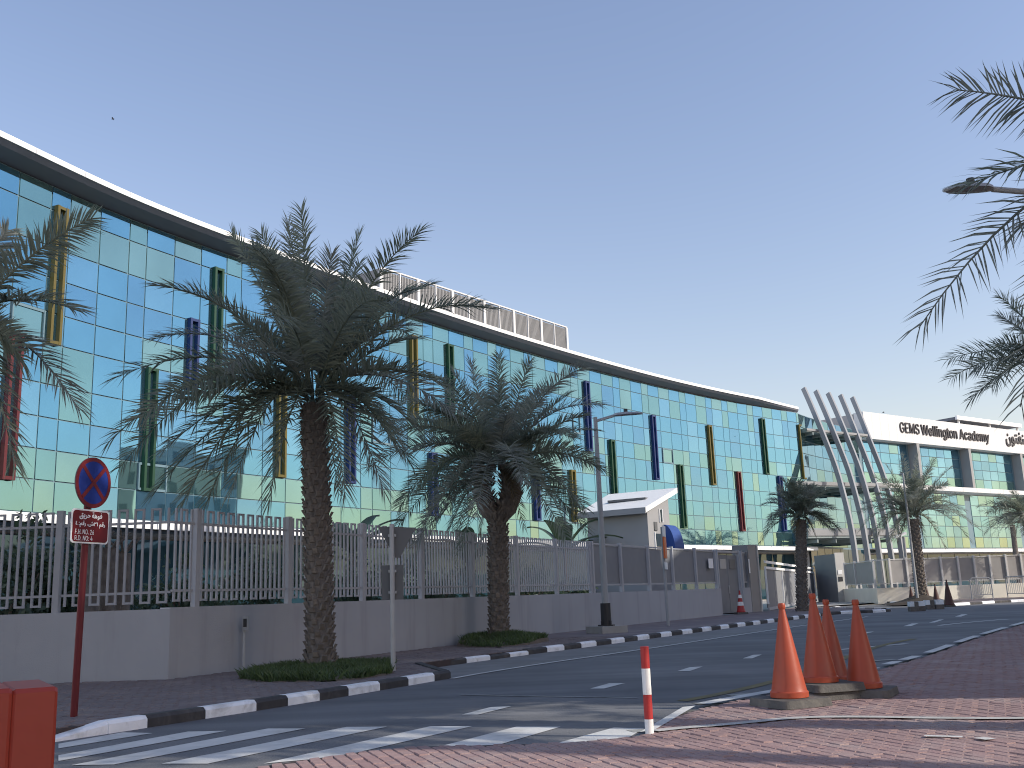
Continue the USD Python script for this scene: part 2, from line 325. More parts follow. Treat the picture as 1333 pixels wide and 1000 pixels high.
def wall_x(y): return float(np.polyval(wc, y))
WALL_Y0 = 16.6
corner = np.array([wall_x(WALL_Y0), WALL_Y0])
wall_path = Path([(wall_x(y), y) for y in np.linspace(WALL_Y0, 47.2, 40)], False)
wall_left = Path([(corner[0] - 9, corner[1] + 0.35), corner], False)

road = thing('road', kind='structure')
ms = MB()
rr = [tuple(p) for p in road_right.p[::4]]
ms.flat([(-30, -12), (-30, 10.2), (-4.6, 9.95)] + kerb_pts[1:] + [(-1.75, 18.4)] + bay_pts + [(15.5, 58), (40, 64), (130, 110)] + [(110, 95)] + rr[::-1][1:] + [(1.2, 7.5), (1.2, -12)], 0.0)
ms.build('asphalt', M['asphalt'], road)
lay = [tuple(at(px, py)[:2]) for px, py in [(588, 884), (690, 867), (815, 849), (925, 832.5), (1044, 815), (1130, 803)]]
bm = MB(); bm.flat([(-1.11, 16.1), *lay[1:-1], (10.6, 37.0), (9.83, 37.4)] + [tuple(p) for p in bay_pts[:5][::-1]] + [(-1.7, 18.4)], 0.004)
bm.build('parking_bay', M['layby'], road)
mk = lambda pts: [tuple(at(*q)[:2]) for q in pts]
def strip(pts, w, z):
    p = Path(pts, len(pts) > 2, 60); m_ = MB(); m_.ribbon(p.line(-w / 2, z, n=40), p.line(w / 2, z, n=40)); return m_
strip([lay[0], *lay[1:]], 0.10, 0.009).build('edge_line', M['road_paint'], road)
for q in ([(76, 969), (160, 954), (199, 955), (76, 975)], [(76, 984), (245, 953), (295, 952), (76, 991.5)],
          [(92, 997), (349, 949), (398, 949), (148, 996)], [(210, 995), (451, 947), (504, 946.7), (270, 995)],
          [(342, 995), (561, 946), (615, 946), (440, 986)], [(567, 974), (672, 946.7), (730, 946.8), (633, 975)],
          [(702, 974.5), (799, 948), (838, 949), (820, 960)]):
    pts = np.array([at(*a)[:2] for a in q])
    m_ = MB(); m_.flat(pts, 0.005); m_.build('zebra_stripe', M['road_paint'], road)
for q in ([(601, 931), (639, 921), (666, 920), (622, 931)], [(768, 897), (793, 890), (814, 889.7), (786, 897)],
          [(882, 874), (898, 869), (915, 868), (898, 874)], [(967, 857.5), (980, 853), (992, 852.4), (979, 857.5)],
          [(1176, 815.5), (1187, 812), (1196, 811.6), (1186, 815.3)], [(1104, 827.5), (1128, 823), (1138, 822.6), (1116, 827.5)],
          [(1209, 811), (1222, 807), (1229, 806.6), (1217, 810.5)], [(1243, 803), (1252, 800), (1260, 799.6), (1251, 803)]):
    m_ = MB(); m_.flat(mk(q), 0.005); m_.build('lane_dash', M['road_paint'], road)
strip(mk([(1079, 847.5), (1126, 843), (1180, 838.3)]), 0.14, 0.005).build('turn_line', M['road_paint'], road)
strip(mk([(1222, 814.5), (1260, 810.5), (1312, 806.2)]), 0.14, 0.005).build('turn_line', M['road_paint'], road)
strip(mk([(888, 913), (960, 899), (1012, 886), (1075, 866), (1130, 846), (1190, 832)]), 0.16, 0.006).build('old_yellow_line', M['yellow_paint'], road)
for q in ([(948, 906), (1004, 902.5)], [(905, 917), (935, 915)], [(1092, 874.5), (1135, 873)], [(1120, 862), (1165, 859)], [(820, 953), (845, 951)], [(1050, 857), (1105, 853)]):
    strip(mk(q), 0.16, 0.007).build('worn_mark', M['worn_paint'], road)
strip(mk([(600, 905), (760, 908), (830, 909)]), 0.05, 0.007).build('worn_mark', M['worn_paint'], road)
# white edge beside the block paving
edge = [tuple(p) for p in road_right.p]
m_ = MB(); m_.flat(mk([(833, 958.5), (889, 925), (906, 923), (853, 955)]), 0.034); m_.build('edge_line', M['road_paint'], road)
rp = Path(edge, False)
for a, b in ((2.1, 4.2), (5.2, 7.0), (7.6, 8.2), (8.5, 9.4), (10.2, 12.4), (13.2, 15.6), (16.4, 19.5), (20.5, 24), (25, 29), (30, 35)):
    m_ = MB(); m_.ribbon(rp.line(-0.16, 0.044, a, b, 24), rp.line(0.0, 0.044, a, b, 24)); m_.build('edge_line', M['road_paint'], road)

# ------------------------------------------------------------------ block paving
from shapely.geometry import Polygon, Point
from shapely import contains_xy
def pave(poly, ang, z, size=(0.1, 0.2), ylim=None, gap=0.009, seed=1, jit=0.0025):
    """corner arrays of every block inside the polygon: (n, 8, 3)"""
    P_ = Polygon(poly).buffer(0).buffer(-0.03)
    rng = np.random.default_rng(seed)
    co, si = math.cos(ang), math.sin(ang)
    pts = np.array(P_.exterior.coords); u = pts @ [co, si]; v = pts @ [-si, co]
    nu = np.arange(math.floor(u.min() / size[0]), math.ceil(u.max() / size[0])); out = []
    for i in nu:
        jv = np.arange(math.floor(v.min() / size[1]), math.ceil(v.max() / size[1]) + 1)
        cu = np.full(len(jv), (i + 0.5) * size[0]); cv = (jv + (0.5 if i % 2 else 0.0)) * size[1]
        x, y = cu * co - cv * si, cu * si + cv * co
        ok = contains_xy(P_, x, y)
        if ylim is not None:
            k = np.stack(proj(np.column_stack([x, np.maximum(y, 1), np.full(len(x), z)])), 1)
            ok &= (y > ylim[0]) & (y < ylim[1]) & (k[:, 0] > -60) & (k[:, 0] < 1400) & (k[:, 1] < 1060)
        out.append(np.stack([x[ok], y[ok]], 1))
    c = np.vstack(out); n = len(c)
    a, b = size[0] / 2 - gap / 2, size[1] / 2 - gap / 2
    lo = np.array([[-a, -b], [a, -b], [a, b], [-a, b]]); hi = lo - np.sign(lo) * 0.005
    dz = rng.normal(0, jit, n); tx = rng.normal(0, 0.004, n); ty = rng.normal(0, 0.003, n)
    V = np.zeros((n, 8, 3))
    for k in range(8):
        q = lo[k] if k < 4 else hi[k - 4]
        V[:, k, 0] = c[:, 0] + q[0] * co - q[1] * si; V[:, k, 1] = c[:, 1] + q[0] * si + q[1] * co
        V[:, k, 2] = z + dz + tx * q[0] + ty * q[1] - (0.016 if k < 4 else 0)
    edge_ = P_.exterior; out_ = ~contains_xy(P_, V[..., 0].ravel(), V[..., 1].ravel())
    fl = V.reshape(-1, 3)
    for i_ in np.nonzero(out_)[0]:                              # blocks at the border are cut to its line
        q_ = edge_.interpolate(edge_.project(Point(fl[i_, 0], fl[i_, 1]))); fl[i_, 0], fl[i_, 1] = q_.x, q_.y
    return c, V
BF = np.array([[4, 5, 6, 7], [0, 1, 5, 4], [1, 2, 6, 5], [2, 3, 7, 6], [3, 0, 4, 7]])
BF = np.vstack([BF[:, [0, 1, 2]], BF[:, [0, 2, 3]]])
def blocks(parent, c, V, mats, mix, name='paver', single=300, rest='small_pavers'):
    d = np.hypot(c[:, 0], c[:, 1]); pr = np.stack(proj(np.column_stack([c, np.full(len(c), 0.03)])), 1)
    seen = (pr[:, 0] > 0) & (pr[:, 0] < 1333) & (pr[:, 1] < 1000)
    order = np.argsort(np.where(seen, d, d + 1e3))
    for k, i in enumerate(order[:single]):
        usdkit.mesh(stage, numbered(ppath(parent), name), (V[i], BF), mats[(i * 7 + k) % len(mats)])
    r = order[single:]
    if len(r):
        F = (BF[None] + (np.arange(len(r)) * 8)[:, None, None]).reshape(-1, 3)
        mm = usdkit.mesh(stage, numbered(ppath(parent), rest), (V[r].reshape(-1, 3), F), mix)
        tag(mm.GetPrim(), kind='stuff')

near_edge = [(-3.3, 5.5), (-2.4, 7.2), (-2.0, 7.95), (-1.33, 8.5), (-0.84, 8.68), (-0.24, 8.62), (0.36, 8.58), (1.0, 8.85)]
red_poly = near_edge + [(p[0], p[1]) for p in road_right.p[2::3]] + [(112, 94), (112, -12), (-3.3, -12)]
red = thing('block_paving', kind='structure')
m_ = MB(); m_.flat(red_poly, 0.018); m_.build('paving_bed', M['paver_bed'], red)
c_, V_ = pave(red_poly, math.radians(20), 0.030, ylim=(5.5, 30), seed=5)
blocks(red, c_, V_, M['pavers'], M['paver_mix'])
far_red = [p for p in red_poly]
m_ = MB()
fr = [(p[0], p[1]) for p in road_right.p if p[1] > 30]
m_.flat([fr[0]] + fr[1:] + [(112, 94), (112, 30.2), (fr[0][0] + 0.2, 30.2)], 0.026); m_.build('far_paving', M['paver_mix'], red)
# flush concrete edging in the paving and two painted dashes
strip(mk([(852, 957.5), (900, 952.5), (960, 947.5), (1018, 941.6), (1060, 939.3), (1110, 938.8), (1200, 940.2), (1333, 941), (1420, 939)]), 0.13, 0.040).build('flush_edging', M['kerb_plain'], red)
strip(mk([(1204, 965), (1254, 966.5)]), 0.07, 0.042).build('painted_dash', M['road_paint'], red)
strip(mk([(1275, 967.5), (1291, 970)]), 0.10, 0.042).build('painted_dash', M['road_paint'], red)

# left pavement, raised
walk_poly = [(-20, 9.9), (-4.75, 9.9)] + [(p[0] - 0.12, p[1]) for p in kerb_pts[1:]] + [(-1.85, 18.35), (-0.75, 20.4)] + [(p[0] - 0.15, p[1] + 0.03) for p in bay_pts[1:]] + [(13.5, 53.5), (9.2, 47.5)] + [tuple(p) for p in wall_path.p[::-1]] + [(-20, 16.95)]
walk = thing('pavement', kind='structure')
m_ = MB(); m_.prism(walk_poly, -0.02, WALK_Z - 0.012); m_.build('pavement_bed', M['paver_bed'], walk)
c_, V_ = pave(walk_poly, math.radians(62), WALK_Z, ylim=(9.9, 27), seed=9)
blocks(walk, c_, V_, [M['walk_pavers']], M['walk_pavers'], single=200)
m_ = MB(); m_.flat([(p[0], p[1]) for p in walk_poly if p[1] > 27] + [(wall_x(27.0), 27.0), (3.2, 27.0)][::1], WALK_Z - 0.004)
from shapely.geometry import box as sbox
far_walk = Polygon(walk_poly).buffer(0).intersection(sbox(-30, 27, 40, 60))
m_ = MB(); v, f = trimesh.creation.triangulate_polygon(max(getattr(far_walk, 'geoms', [far_walk]), key=lambda q: q.area), engine='earcut'); m_.raw(np.column_stack([v, np.full(len(v), WALK_Z - 0.002)]), f)
m_.build('far_pavement', M['walk_pavers'], walk)

# school yard behind the wall, and the driveway inside the gate
m_ = MB(); m_.flat([tuple(p) for p in wall_left.p] + [tuple(p) for p in wall_path.p] + [(13.2, 53.0), (21, 62), (60, 66), (110, 80), (110, 140), (30, 130), (-45, 60), (-45, 17)], 0.06)
tag(m_.build('yard', M['concrete']), kind='structure')

# ------------------------------------------------------------------ kerbs
kerb = thing('kerb', kind='structure')
def kerb_run(path, breaks, h=0.125, w=0.15, first=0, drop0=None, plain=None, low=None):
    for i, (a, b) in enumerate(zip(breaks[:-1], breaks[1:])):
        a2, b2 = a + 0.004, b - 0.004
        m_ = MB(); n = 4; V = []
        for k in range(n):
            s = a2 + (b2 - a2) * k / (n - 1)
            hh = h
            if low is not None: hh = low(i, k / (n - 1), h)
            q = [path.at(s, 0.0, -0.02), path.at(s, 0.0, hh * 0.72), path.at(s, -0.035, hh), path.at(s, -w, hh), path.at(s, -w, -0.02)]
            V += q
        F = []
        for k in range(n - 1):
            for j in range(4): F.append([k * 5 + j, (k + 1) * 5 + j, (k + 1) * 5 + j + 1, k * 5 + j + 1])
        m_.raw(V, F); m_.raw([V[j] for j in range(5)], [[0, 1, 2], [0, 2, 3], [0, 3, 4]]); m_.raw([V[(n - 1) * 5 + j] for j in range(5)], [[0, 2, 1], [0, 3, 2], [0, 4, 3]])
        mat = M['kerb_white'] if (i + first) % 2 == 0 else M['kerb_black']
        m_.build('kerb_stone', mat, kerb)
k1 = Path(kerb_pts, True, 120)
def s_at(path, px, py):
    p = at(px, py)[:2]; return float(path.s[np.argmin(np.linalg.norm(path.p - p, axis=1))])
br = [s_at(k1, *q) for q in [(76, 965), (147, 956), (190, 948), (266, 936), (331, 925.5), (372, 919), (408.7, 912), (454, 905.7), (497, 898.8), (534.7, 892.5), (570, 886.8), (587.3, 883)]]
br[0] = 0.0; br[-1] = k1.L
# the first stone is a ramp down to the crossing
mats_seq = [0, 0, 1, 0, 1, 0, 1, 0, 1, 0, 1]
for i in range(len(br) - 1):
    kerb_run(k1, [br[i], br[i + 1]], first=mats_seq[i], low=(lambda _i, t, h: 0.012 + (h - 0.012) * t) if i == 0 else None)
ret = Path([(-1.11, 16.05), (-1.75, 18.35)], False); kerb_run(ret, [0.16, ret.L], first=1)
k3 = Path([(-1.85, 18.45), (-1.45, 19.15), (-0.62, 20.3)], False); kerb_run(k3, np.linspace(0, k3.L, 4), h=0.10, first=0)
k2 = Path(bay_pts, True, 500)
br2 = [0]
while br2[-1] < k2.L - 0.9: br2.append(br2[-1] + (0.78 if len(br2) % 2 else 0.74))
kerb_run(k2, br2, first=1, low=lambda i, t, h: (0.085 if i < 2 else h))
isl = Path([tuple(at(*q)[:2]) for q in [(1128, 785.5), (1160, 786), (1182, 787.6), (1222, 789.6), (1262, 787.5), (1300, 785), (1345, 783)]], True, 120)
kerb_run(isl, np.linspace(0, isl.L, 19), first=1)

# ------------------------------------------------------------------ school building: curved glass front
ZL, ZT = 4.8, 17.4
front = Path([(-21.6, 25.6), (-20.1, 29.7), (-18.35, 34.1), (-16.5, 38.5), (-12.3, 45.9), (-7.5, 53.6), (-1.2, 62.8), (5.6, 71.7), (13.3, 80.8), (20.1, 87.8), (27.2, 94.2)], True, 600)
school = thing('school_building', 'long curved school block with blue and green glass front and coloured window frames', 'building')
ROWS = [17.4, 16.44, 14.96, 13.73, 12.38, 11.18, 9.6, 8.34, 7.14, 6.0, 4.8]
WB, WN = 1.52, 0.92
pat = 'WNWWNWWWNWWWNWWNWWWNWWN'
s0 = front.find(24.7, 16.9)
cols, s, k = [], s0, 0
while s < front.L - 0.3:
    w = WB if pat[k % len(pat)] == 'W' else WN
    cols.append((s, min(s + w, front.L), pat[k % len(pat)], k)); s += w; k += 1
s, k = s0, -1
while s > 0.3:
    w = WB if k % 3 else WN
    cols.insert(0, (max(s - w, 0), s, 'W' if k % 3 else 'N', k)); s -= w; k -= 1
rng = np.random.default_rng(11)
GREEN_P = [0, .42, 0, 0, .42, .5, .04, .0, .5, .55]
def tone(r, k):
    if r == 0: g_ = k % 2 == 0
    elif k == 1 and r < 4: g_ = False
    else: g_ = rng.random() < GREEN_P[r]
    if g_: return ('glass_green', int(rng.random() < 0.4))
    return ('glass_blue', int(rng.choice([0, 1, 2], p=[.55, .27, .18])) if r > 0 else 0)
def pane_mesh(path, a, b, z0, z1, proud=0.03, thick=0.03, tilt=0.0, g_=0.028):
    a, b, z0, z1 = a + g_, b - g_, z0 + g_, z1 - g_
    V = []
    for off in (proud - thick, proud):
        for s_, z_ in ((a, z0), (b, z0), (b, z1), (a, z1)):
            V.append(path.at(s_, off + tilt * (1 if z_ == z1 else -1) + tilt * 0.6 * (1 if s_ == b else -1), z_))
    return np.array(V), np.array([[4, 5, 6, 7], [0, 1, 5, 4], [1, 2, 6, 5], [2, 3, 7, 6], [3, 0, 4, 7]])
panes = []
for (a, b, t_, k) in cols:
    for r in range(10):
        nm, idx = tone(r, k)
        V, Fq = pane_mesh(front, a, b, ROWS[r + 1], ROWS[r], tilt=float(rng.normal(0, 0.0022)))
        q = [proj(p) for p in V[4:]]; area = abs(sum(q[i][0] * q[(i + 1) % 4][1] - q[(i + 1) % 4][0] * q[i][1] for i in range(4))) / 2
        vis = -40 < q[0][0] < 1333
        panes.append((area if vis else 0, V, Fq, nm, idx))
panes.sort(key=lambda x: -x[0])
for a_, V, Fq, nm, idx in panes[:299]:
    mb = MB(); mb.raw(V, Fq); mb.build('glass_pane', M[nm][idx], school)
# the remaining, smaller panes: one part, tinted pane by pane
rest = panes[299:]
V = np.vstack([p[1] for p in rest]); F = np.vstack([p[2] + 8 * i for i, p in enumerate(rest)])
TINT = {('glass_blue', 0): (0.145, 0.335, 0.445), ('glass_blue', 1): (0.14, 0.305, 0.425), ('glass_blue', 2): (0.18, 0.37, 0.475), ('glass_green', 0): (0.185, 0.345, 0.345), ('glass_green', 1): (0.21, 0.36, 0.35)}
M['glass_mixed'] = usdkit.material(stage, '/World/Looks/mixed_glass', {
    'a': ('attribute', {'attribute': 'tint'}), 'p': ('principled_bsdf', {'metallic': 0.95, 'roughness': 0.02, 'specular_ior_level': 0.6}),
    'geo': ('geometry', {}), 'n': ('noise_texture', {'scale': 0.55, 'detail': 1.0}), 'b': ('bump', {'strength': 0.02, 'distance': 0.35})},
    [('a.color', 'p.base_color'), ('geo.position', 'n.vector'), ('n.fac', 'b.height'), ('b.normal', 'p.normal')], surface='p.BSDF')
def tinted(name, V, F, cols_, parent):
    mm = usdkit.mesh(stage, numbered(ppath(parent), name), (V, F), M['glass_mixed'])
    pv = UsdGeom.PrimvarsAPI(mm).CreatePrimvar('tint', Sdf.ValueTypeNames.Color3fArray, 'vertex')
    from pxr import Vt
    pv.Set(Vt.Vec3fArray.FromNumpy(np.asarray(cols_, np.float32)))
    return mm
mm = tinted('small_panes', V, F, np.repeat([TINT[(p[3], p[4])] for p in rest], 8, axis=0), school)
tag(mm.GetPrim(), kind='stuff')
# grid behind the panes, floor slabs and the solid of the block
mb = MB(); mb.ribbon(front.line(-0.012, ZL - 0.02, n=200), front.line(-0.012, ZT + 0.02, n=200)); mb.build('mullion_grid', M['mullion'], school)
mb = MB()
back = front.line(-17, 0, n=60)[::-1]
mb.prism([tuple(p[:2]) for p in front.line(-0.6, 0, n=60)] + [tuple(p[:2]) for p in back], 4.3, 17.35); mb.build('wall', M['core'], school)
mb = MB()
mb.prism([tuple(p[:2]) for p in front.line(-1.8, 0, n=60)] + [tuple(p[:2]) for p in back], 0.0, 4.3); mb.build('ground_storey', M['core'], school)
for i in range(24):                                            # shop-front glass of the ground storey
    a, b = front.L * i / 24, front.L * (i + 1) / 24
    mb = MB(); Vp, Fq = pane_mesh(front, a, b, 0.15, 4.2, proud=-1.7, thick=0.05, tilt=float(rng.normal(0, .004)), g_=0.05); mb.raw(Vp, Fq)
    mb.build('ground_floor_window', M['glass_dark'], school)
# white ledge under the glass, in lengths with joints, and its dark underside
n = 46
for i in range(n):
    a, b = front.L * i / n + 0.03, front.L * (i + 1) / n - 0.03
    mb = MB(); L0 = front.line(0, 0, a, b, 3)
    q = [front.line(o, z, a, b, 3) for o, z in ((-0.2, ZL - 0.02), (0.75, ZL - 0.10), (0.80, ZL - 0.16), (0.80, ZL - 0.42), (-0.2, ZL - 0.42))]
    for u, w in zip(q, q[1:] + q[:1]): mb.ribbon(u, w)
    mb.raw([w[0] for w in q], [[0, 1, 2], [0, 2, 3], [0, 3, 4]]); mb.raw([w[-1] for w in q], [[0, 2, 1], [0, 3, 2], [0, 4, 3]])
    mb.build('ledge', M['white'], school)
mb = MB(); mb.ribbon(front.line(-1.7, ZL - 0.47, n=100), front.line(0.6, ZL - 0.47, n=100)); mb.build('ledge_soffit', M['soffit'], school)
# roof slab with a thin bright fascia in lengths and a sloping soffit
ov = lambda s: 1.15 * min(1, (front.L - s) / 9 + 0.12)
def oline(o, z, n=120, a=0, b=None):
    return np.array([front.at(s, ov(s) * o if o > 0 else o, z) for s in np.linspace(a, front.L if b is None else b, n)])
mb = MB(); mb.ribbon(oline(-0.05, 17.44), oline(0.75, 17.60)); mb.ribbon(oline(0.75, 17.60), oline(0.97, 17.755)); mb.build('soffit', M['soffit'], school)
mb = MB(); mb.ribbon(oline(0.97, 17.93), oline(-17.0, 17.93)); mb.ribbon(oline(-17, 17.35), oline(-17, 17.93)); mb.build('roof', M['roof'], school)
n = 36
for i in range(n):
    a, b = front.L * i / n + 0.012, front.L * (i + 1) / n - 0.012
    q = [oline(o, z, 4, a, b) for o, z in ((0.95, 17.75), (1.0, 17.75), (1.0, 17.97), (0.95, 17.97))]
    mb = MB()
    for u, w in zip(q, q[1:] + q[:1]): mb.ribbon(u, w)
    mb.raw([w[0] for w in q], [[0, 1, 2, 3]]); mb.raw([w[-1] for w in q], [[3, 2, 1, 0]])
    mb.build('fascia_panel', M['white'], school)
e_ = front.at(front.L, 0, 0); t_ = front.T(front.L)
# opening lights: dark frames round a few panes
for k_i, r in ((8, 4), (13, 8), (24, 5), (39, 3), (48, 4), (38, 8), (47, 8), (30, 7)):
    a, b = cols[k_i][0], cols[k_i][1]; z0, z1 = ROWS[r + 1], ROWS[r]
    mb = MB()
    for z in (z0 + 0.05, z1 - 0.05): mb.bar(front.at(a + 0.06, 0.05, z), front.at(b - 0.06, 0.05, z), 0.06, 0.10)
    for s_ in (a + 0.05, b - 0.05): mb.bar(front.at(s_, 0.05, z0 + 0.02), front.at(s_, 0.05, z1 - 0.02), 0.10, 0.06, up=(*front.T(s_), 0))
    mb.build('window_frame', M['mullion'], school)
# coloured projecting frames
for px, y0, y1, c in [(72, 271, 449, 'yellow'), (12, 433, 625, 'red'), (280, 350, 500, 'green'), (249, 416, 508, 'blue'), (192, 480, 640, 'green'),
                      (364, 500, 622, 'yellow'), (455, 505, 630, 'blue'), (537, 437, 545, 'yellow'), (585, 449, 560, 'green'), (764, 497, 588, 'blue'),
                      (797, 573, 650, 'green'), (851, 541, 625, 'blue'), (887, 605, 688, 'green'), (925, 554, 632, 'yellow'), (963, 614, 692, 'red'),
                      (994, 545, 618, 'green'), (1017, 620, 692, 'blue'), (1044, 553, 624, 'yellow'), (563, 590, 672, 'blue'), (697, 600, 678, 'blue'), (745, 612, 680, 'yellow')]:
    s_ = front.find(px, 11.0); 
    for _ in range(3):
        Yc = front.P(s_)[1]; zm = at_depth(px, (y0 + y1) / 2, Yc)[2]; s_ = front.find(px, zm)
    Yc = front.P(s_)[1]
    zt, zb = at_depth(px, y0, Yc)[2], at_depth(px, y1, Yc)[2]
    w = 0.42
    mb = MB()
    for sg in (-1, 1):
        p_ = s_ + sg * w / 2
        c0 = front.at(p_, 0.13, (zt + zb) / 2); T3 = (*front.T(p_), 0); N3 = (*front.N(p_), 0)
        mb.frame_box(c0, T3, N3, (0, 0, 1), (0.12, 0.20, zt - zb))
    for z in (zb + 0.07, zt - 0.07):
        c0 = front.at(s_, 0.128, z); mb.frame_box(c0, (*front.T(s_), 0), (*front.N(s_), 0), (0, 0, 1), (w - 0.122, 0.19, 0.12))
    mb.build('coloured_frame', M[c], school, label=f'{c} projecting double bar frame')
# plant screen on the roof
pA, pB = np.array([-7.55, 56.4]), np.array([4.15, 71.5])
scr = thing('roof_plant_screen', 'grey louvred plant room screen with white posts on the curved roof', 'screen')
d = (pB - pA) / np.linalg.norm(pB - pA); nrm = np.array([d[1], -d[0]]); Ls = np.linalg.norm(pB - pA)
zt, zb = 20.5, 17.95
N = 12
for i in range(N):
    a, b = Ls * i / N + 0.06, Ls * (i + 1) / N - 0.06
    mb = MB(); p0, p1 = pA + d * a, pA + d * b
    mb.frame_box([*(p0 + p1) / 2 - nrm * 0.06, (zt + zb) / 2], (*d, 0), (*nrm, 0), (0, 0, 1), (b - a, 0.03, zt - zb - 0.1))
    for q in np.linspace(a + 0.06, b - 0.06, 11):
        c0 = pA + d * q; mb.frame_box([*c0, (zt + zb) / 2], (*d, 0), (*nrm, 0), (0, 0, 1), (0.075, 0.025, zt - zb - 0.16))
    mb.build('louvre_panel', M['louvre'], scr)
for i in range(0, N + 1):
    p0 = pA + d * Ls * i / N; wide = 0.2 if i % 2 == 0 else 0.07
    mb = MB(); mb.frame_box([*(p0 + nrm * 0.03), (zt + zb) / 2], (*d, 0), (*nrm, 0), (0, 0, 1), (wide, 0.14, zt - zb)); mb.build('post', M['board'], scr)
mb = MB(); mb.bar([*(pA + nrm * 0.03), zt + 0.04], [*(pB + nrm * 0.03), zt + 0.04], 0.16, 0.08); mb.build('top_rail', M['board'], scr)
q0 = pA - nrm * 6 ; 
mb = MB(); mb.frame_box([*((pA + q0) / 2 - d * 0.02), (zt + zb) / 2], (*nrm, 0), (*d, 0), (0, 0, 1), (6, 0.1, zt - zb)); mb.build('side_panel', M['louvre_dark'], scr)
mb = MB(); mb.frame_box([*((pB - nrm * 3)), (zt + zb) / 2], (*nrm, 0), (*d, 0), (0, 0, 1), (6, 0.1, zt - zb)); mb.build('side_panel', M['louvre'], scr)

# ------------------------------------------------------------------ entrance: glass link and leaning steel ribs
link = Path([(27.25, 94.5), (30.5, 99.0), (34.5, 103.8), (37.0, 106.9)], True, 100)
ent = thing('entrance_hall', 'glazed entrance hall behind the leaning white ribs', 'building')
zr = np.linspace(17.4, 4.8, 11); N = 8
for i in range(N):
    for r in range(10):
        nm, idx = ('glass_green', 0) if rng.random() < (0.5 if r in (0, 1, 4, 5, 8, 9) else 0.05) else ('glass_blue', int(rng.integers(0, 3)))
        Vp, Fq = pane_mesh(link, link.L * i / N, link.L * (i + 1) / N, zr[r + 1], zr[r], tilt=float(rng.normal(0, .003)), g_=0.035)
        mb = MB(); mb.raw(Vp, Fq); mb.build('glass_pane', M[nm][idx], ent)
mb = MB(); mb.ribbon(link.line(-0.02, 0.1, n=30), link.line(-0.02, 17.45, n=30)); mb.build('mullion_grid', M['mullion'], ent)
mb = MB(); mb.prism([tuple(p[:2]) for p in link.line(-0.2, 0, n=12)] + [tuple(p[:2]) for p in link.line(-12, 0, n=12)[::-1]], 0, 17.5); mb.build('wall', M['core'], ent)
for i in range(N):
    Vp, Fq = pane_mesh(link, link.L * i / N, link.L * (i + 1) / N, 0.2, 4.7, g_=0.05); mb = MB(); mb.raw(Vp, Fq); mb.build('door_glass', M['glass_dark'], ent)

for i in range(5):
    y0 = 97 + 1.27 * i; f = y0 / 97
    tops = [(1046, 505.5), (1062, 509), (1078, 512), (1094, 514.5), (1109.5, 517.5)]
    mids = [(1070, 562), (1086, 565), (1102, 568), (1117, 571), (1132, 573)]
    m2 = [(1093, 625), (1109, 627), (1124.5, 629), (1139, 630), (1154, 632)]
    lo = [(1108.5, 690), (1124, 689), (1139, 688), (1154, 687), (1168, 686)]
    bt = [(1114, 729), (1130, 729), (1145.5, 729), (1161, 729), (1175, 729)]
    pts = np.array([at_depth(*tops[i], y0), at_depth(*mids[i], y0 - 1.9), at_depth(*m2[i], y0 - 3.6), at_depth(*lo[i], y0 - 4.9), at_depth(*bt[i], y0 - 5.4)])
    pts = np.vstack([pts, [*(pts[-1][:2] + (pts[-1] - pts[-2])[:2] * 0.4), 0.05]])
    t = np.r_[0, np.cumsum(np.linalg.norm(np.diff(pts, axis=0), axis=1))]
    pts = PchipInterpolator(t, pts)(np.linspace(0, t[-1], 22))
    rib = thing('entrance_rib', ['leftmost of five leaning white steel ribs at the school entrance', 'second from left of five leaning white steel ribs at the entrance', 'middle one of five leaning white steel ribs at the entrance',
                                 'fourth from left of five leaning white steel ribs at the entrance', 'rightmost of five leaning white steel ribs, nearest the name board'][i], 'rib', group='leaning steel ribs at the entrance')
    side = np.array([0.77, 0.64, 0.0])
    mb = MB(); V = []
    for k in range(len(pts)):
        tg = pts[min(k + 1, len(pts) - 1)] - pts[max(k - 1, 0)]; tg /= np.linalg.norm(tg)
        nn = np.cross(side, tg); nn /= np.linalg.norm(nn)
        V += [pts[k] + side * a * 0.14 + nn * b * 0.23 for a, b in ((-1, -1), (1, -1), (1, 1), (-1, 1))]
    mb.raw(V, [[k * 4 + j, k * 4 + (j + 1) % 4, k * 4 + 4 + (j + 1) % 4, k * 4 + 4 + j] for k in range(len(pts) - 1) for j in range(4)] + [[0, 1, 2, 3], [len(V) - 1, len(V) - 2, len(V) - 3, len(V) - 4]])
    mb.build('rib_beam', M['steel'], rib)
    mb = MB(); mb.box([pts[-1][0], pts[-1][1], 0.2], (1.1, 1.1, 0.3), 0.7); mb.build('footing', M['concrete'], rib)
def canopy(name, label, q, thick, y, depth, mat):
    t_ = thing(name, label, 'canopy', group=None)
    a, b = at_depth(*q[0], y), at_depth(*q[1], y + 5.3); z = (a[2] + b[2]) / 2
    dd = (b - a)[:2]; dd /= np.linalg.norm(dd); nn = np.array([-dd[1], dd[0]])
    c0 = (a + b)[:2] / 2 + nn * depth / 2
    mb = MB(); mb.frame_box([*c0, z], (*dd, 0), (*nn, 0), (0, 0, 1), (np.linalg.norm((b - a)[:2]), depth, thick)); mb.build('canopy_sheet', mat, t_)
    mb = MB(); mb.frame_box([*((a + b)[:2] / 2 - nn * 0.06), z + 0.03], (*dd, 0), (*nn, 0), (0, 0, 1), (np.linalg.norm((b - a)[:2]) + 0.1, 0.1, thick * 0.6)); mb.build('front_edge', M['steel'], t_)
    for k in range(5):
        c1 = a[:2] + dd * np.linalg.norm((b - a)[:2]) * (k + 0.5) / 5
        mb = MB(); mb.bar([*c1, z - thick * 0.8], [*(c1 + nn * depth), z - thick * 0.8], 0.16, 0.3); mb.build('bracket', mat, t_)
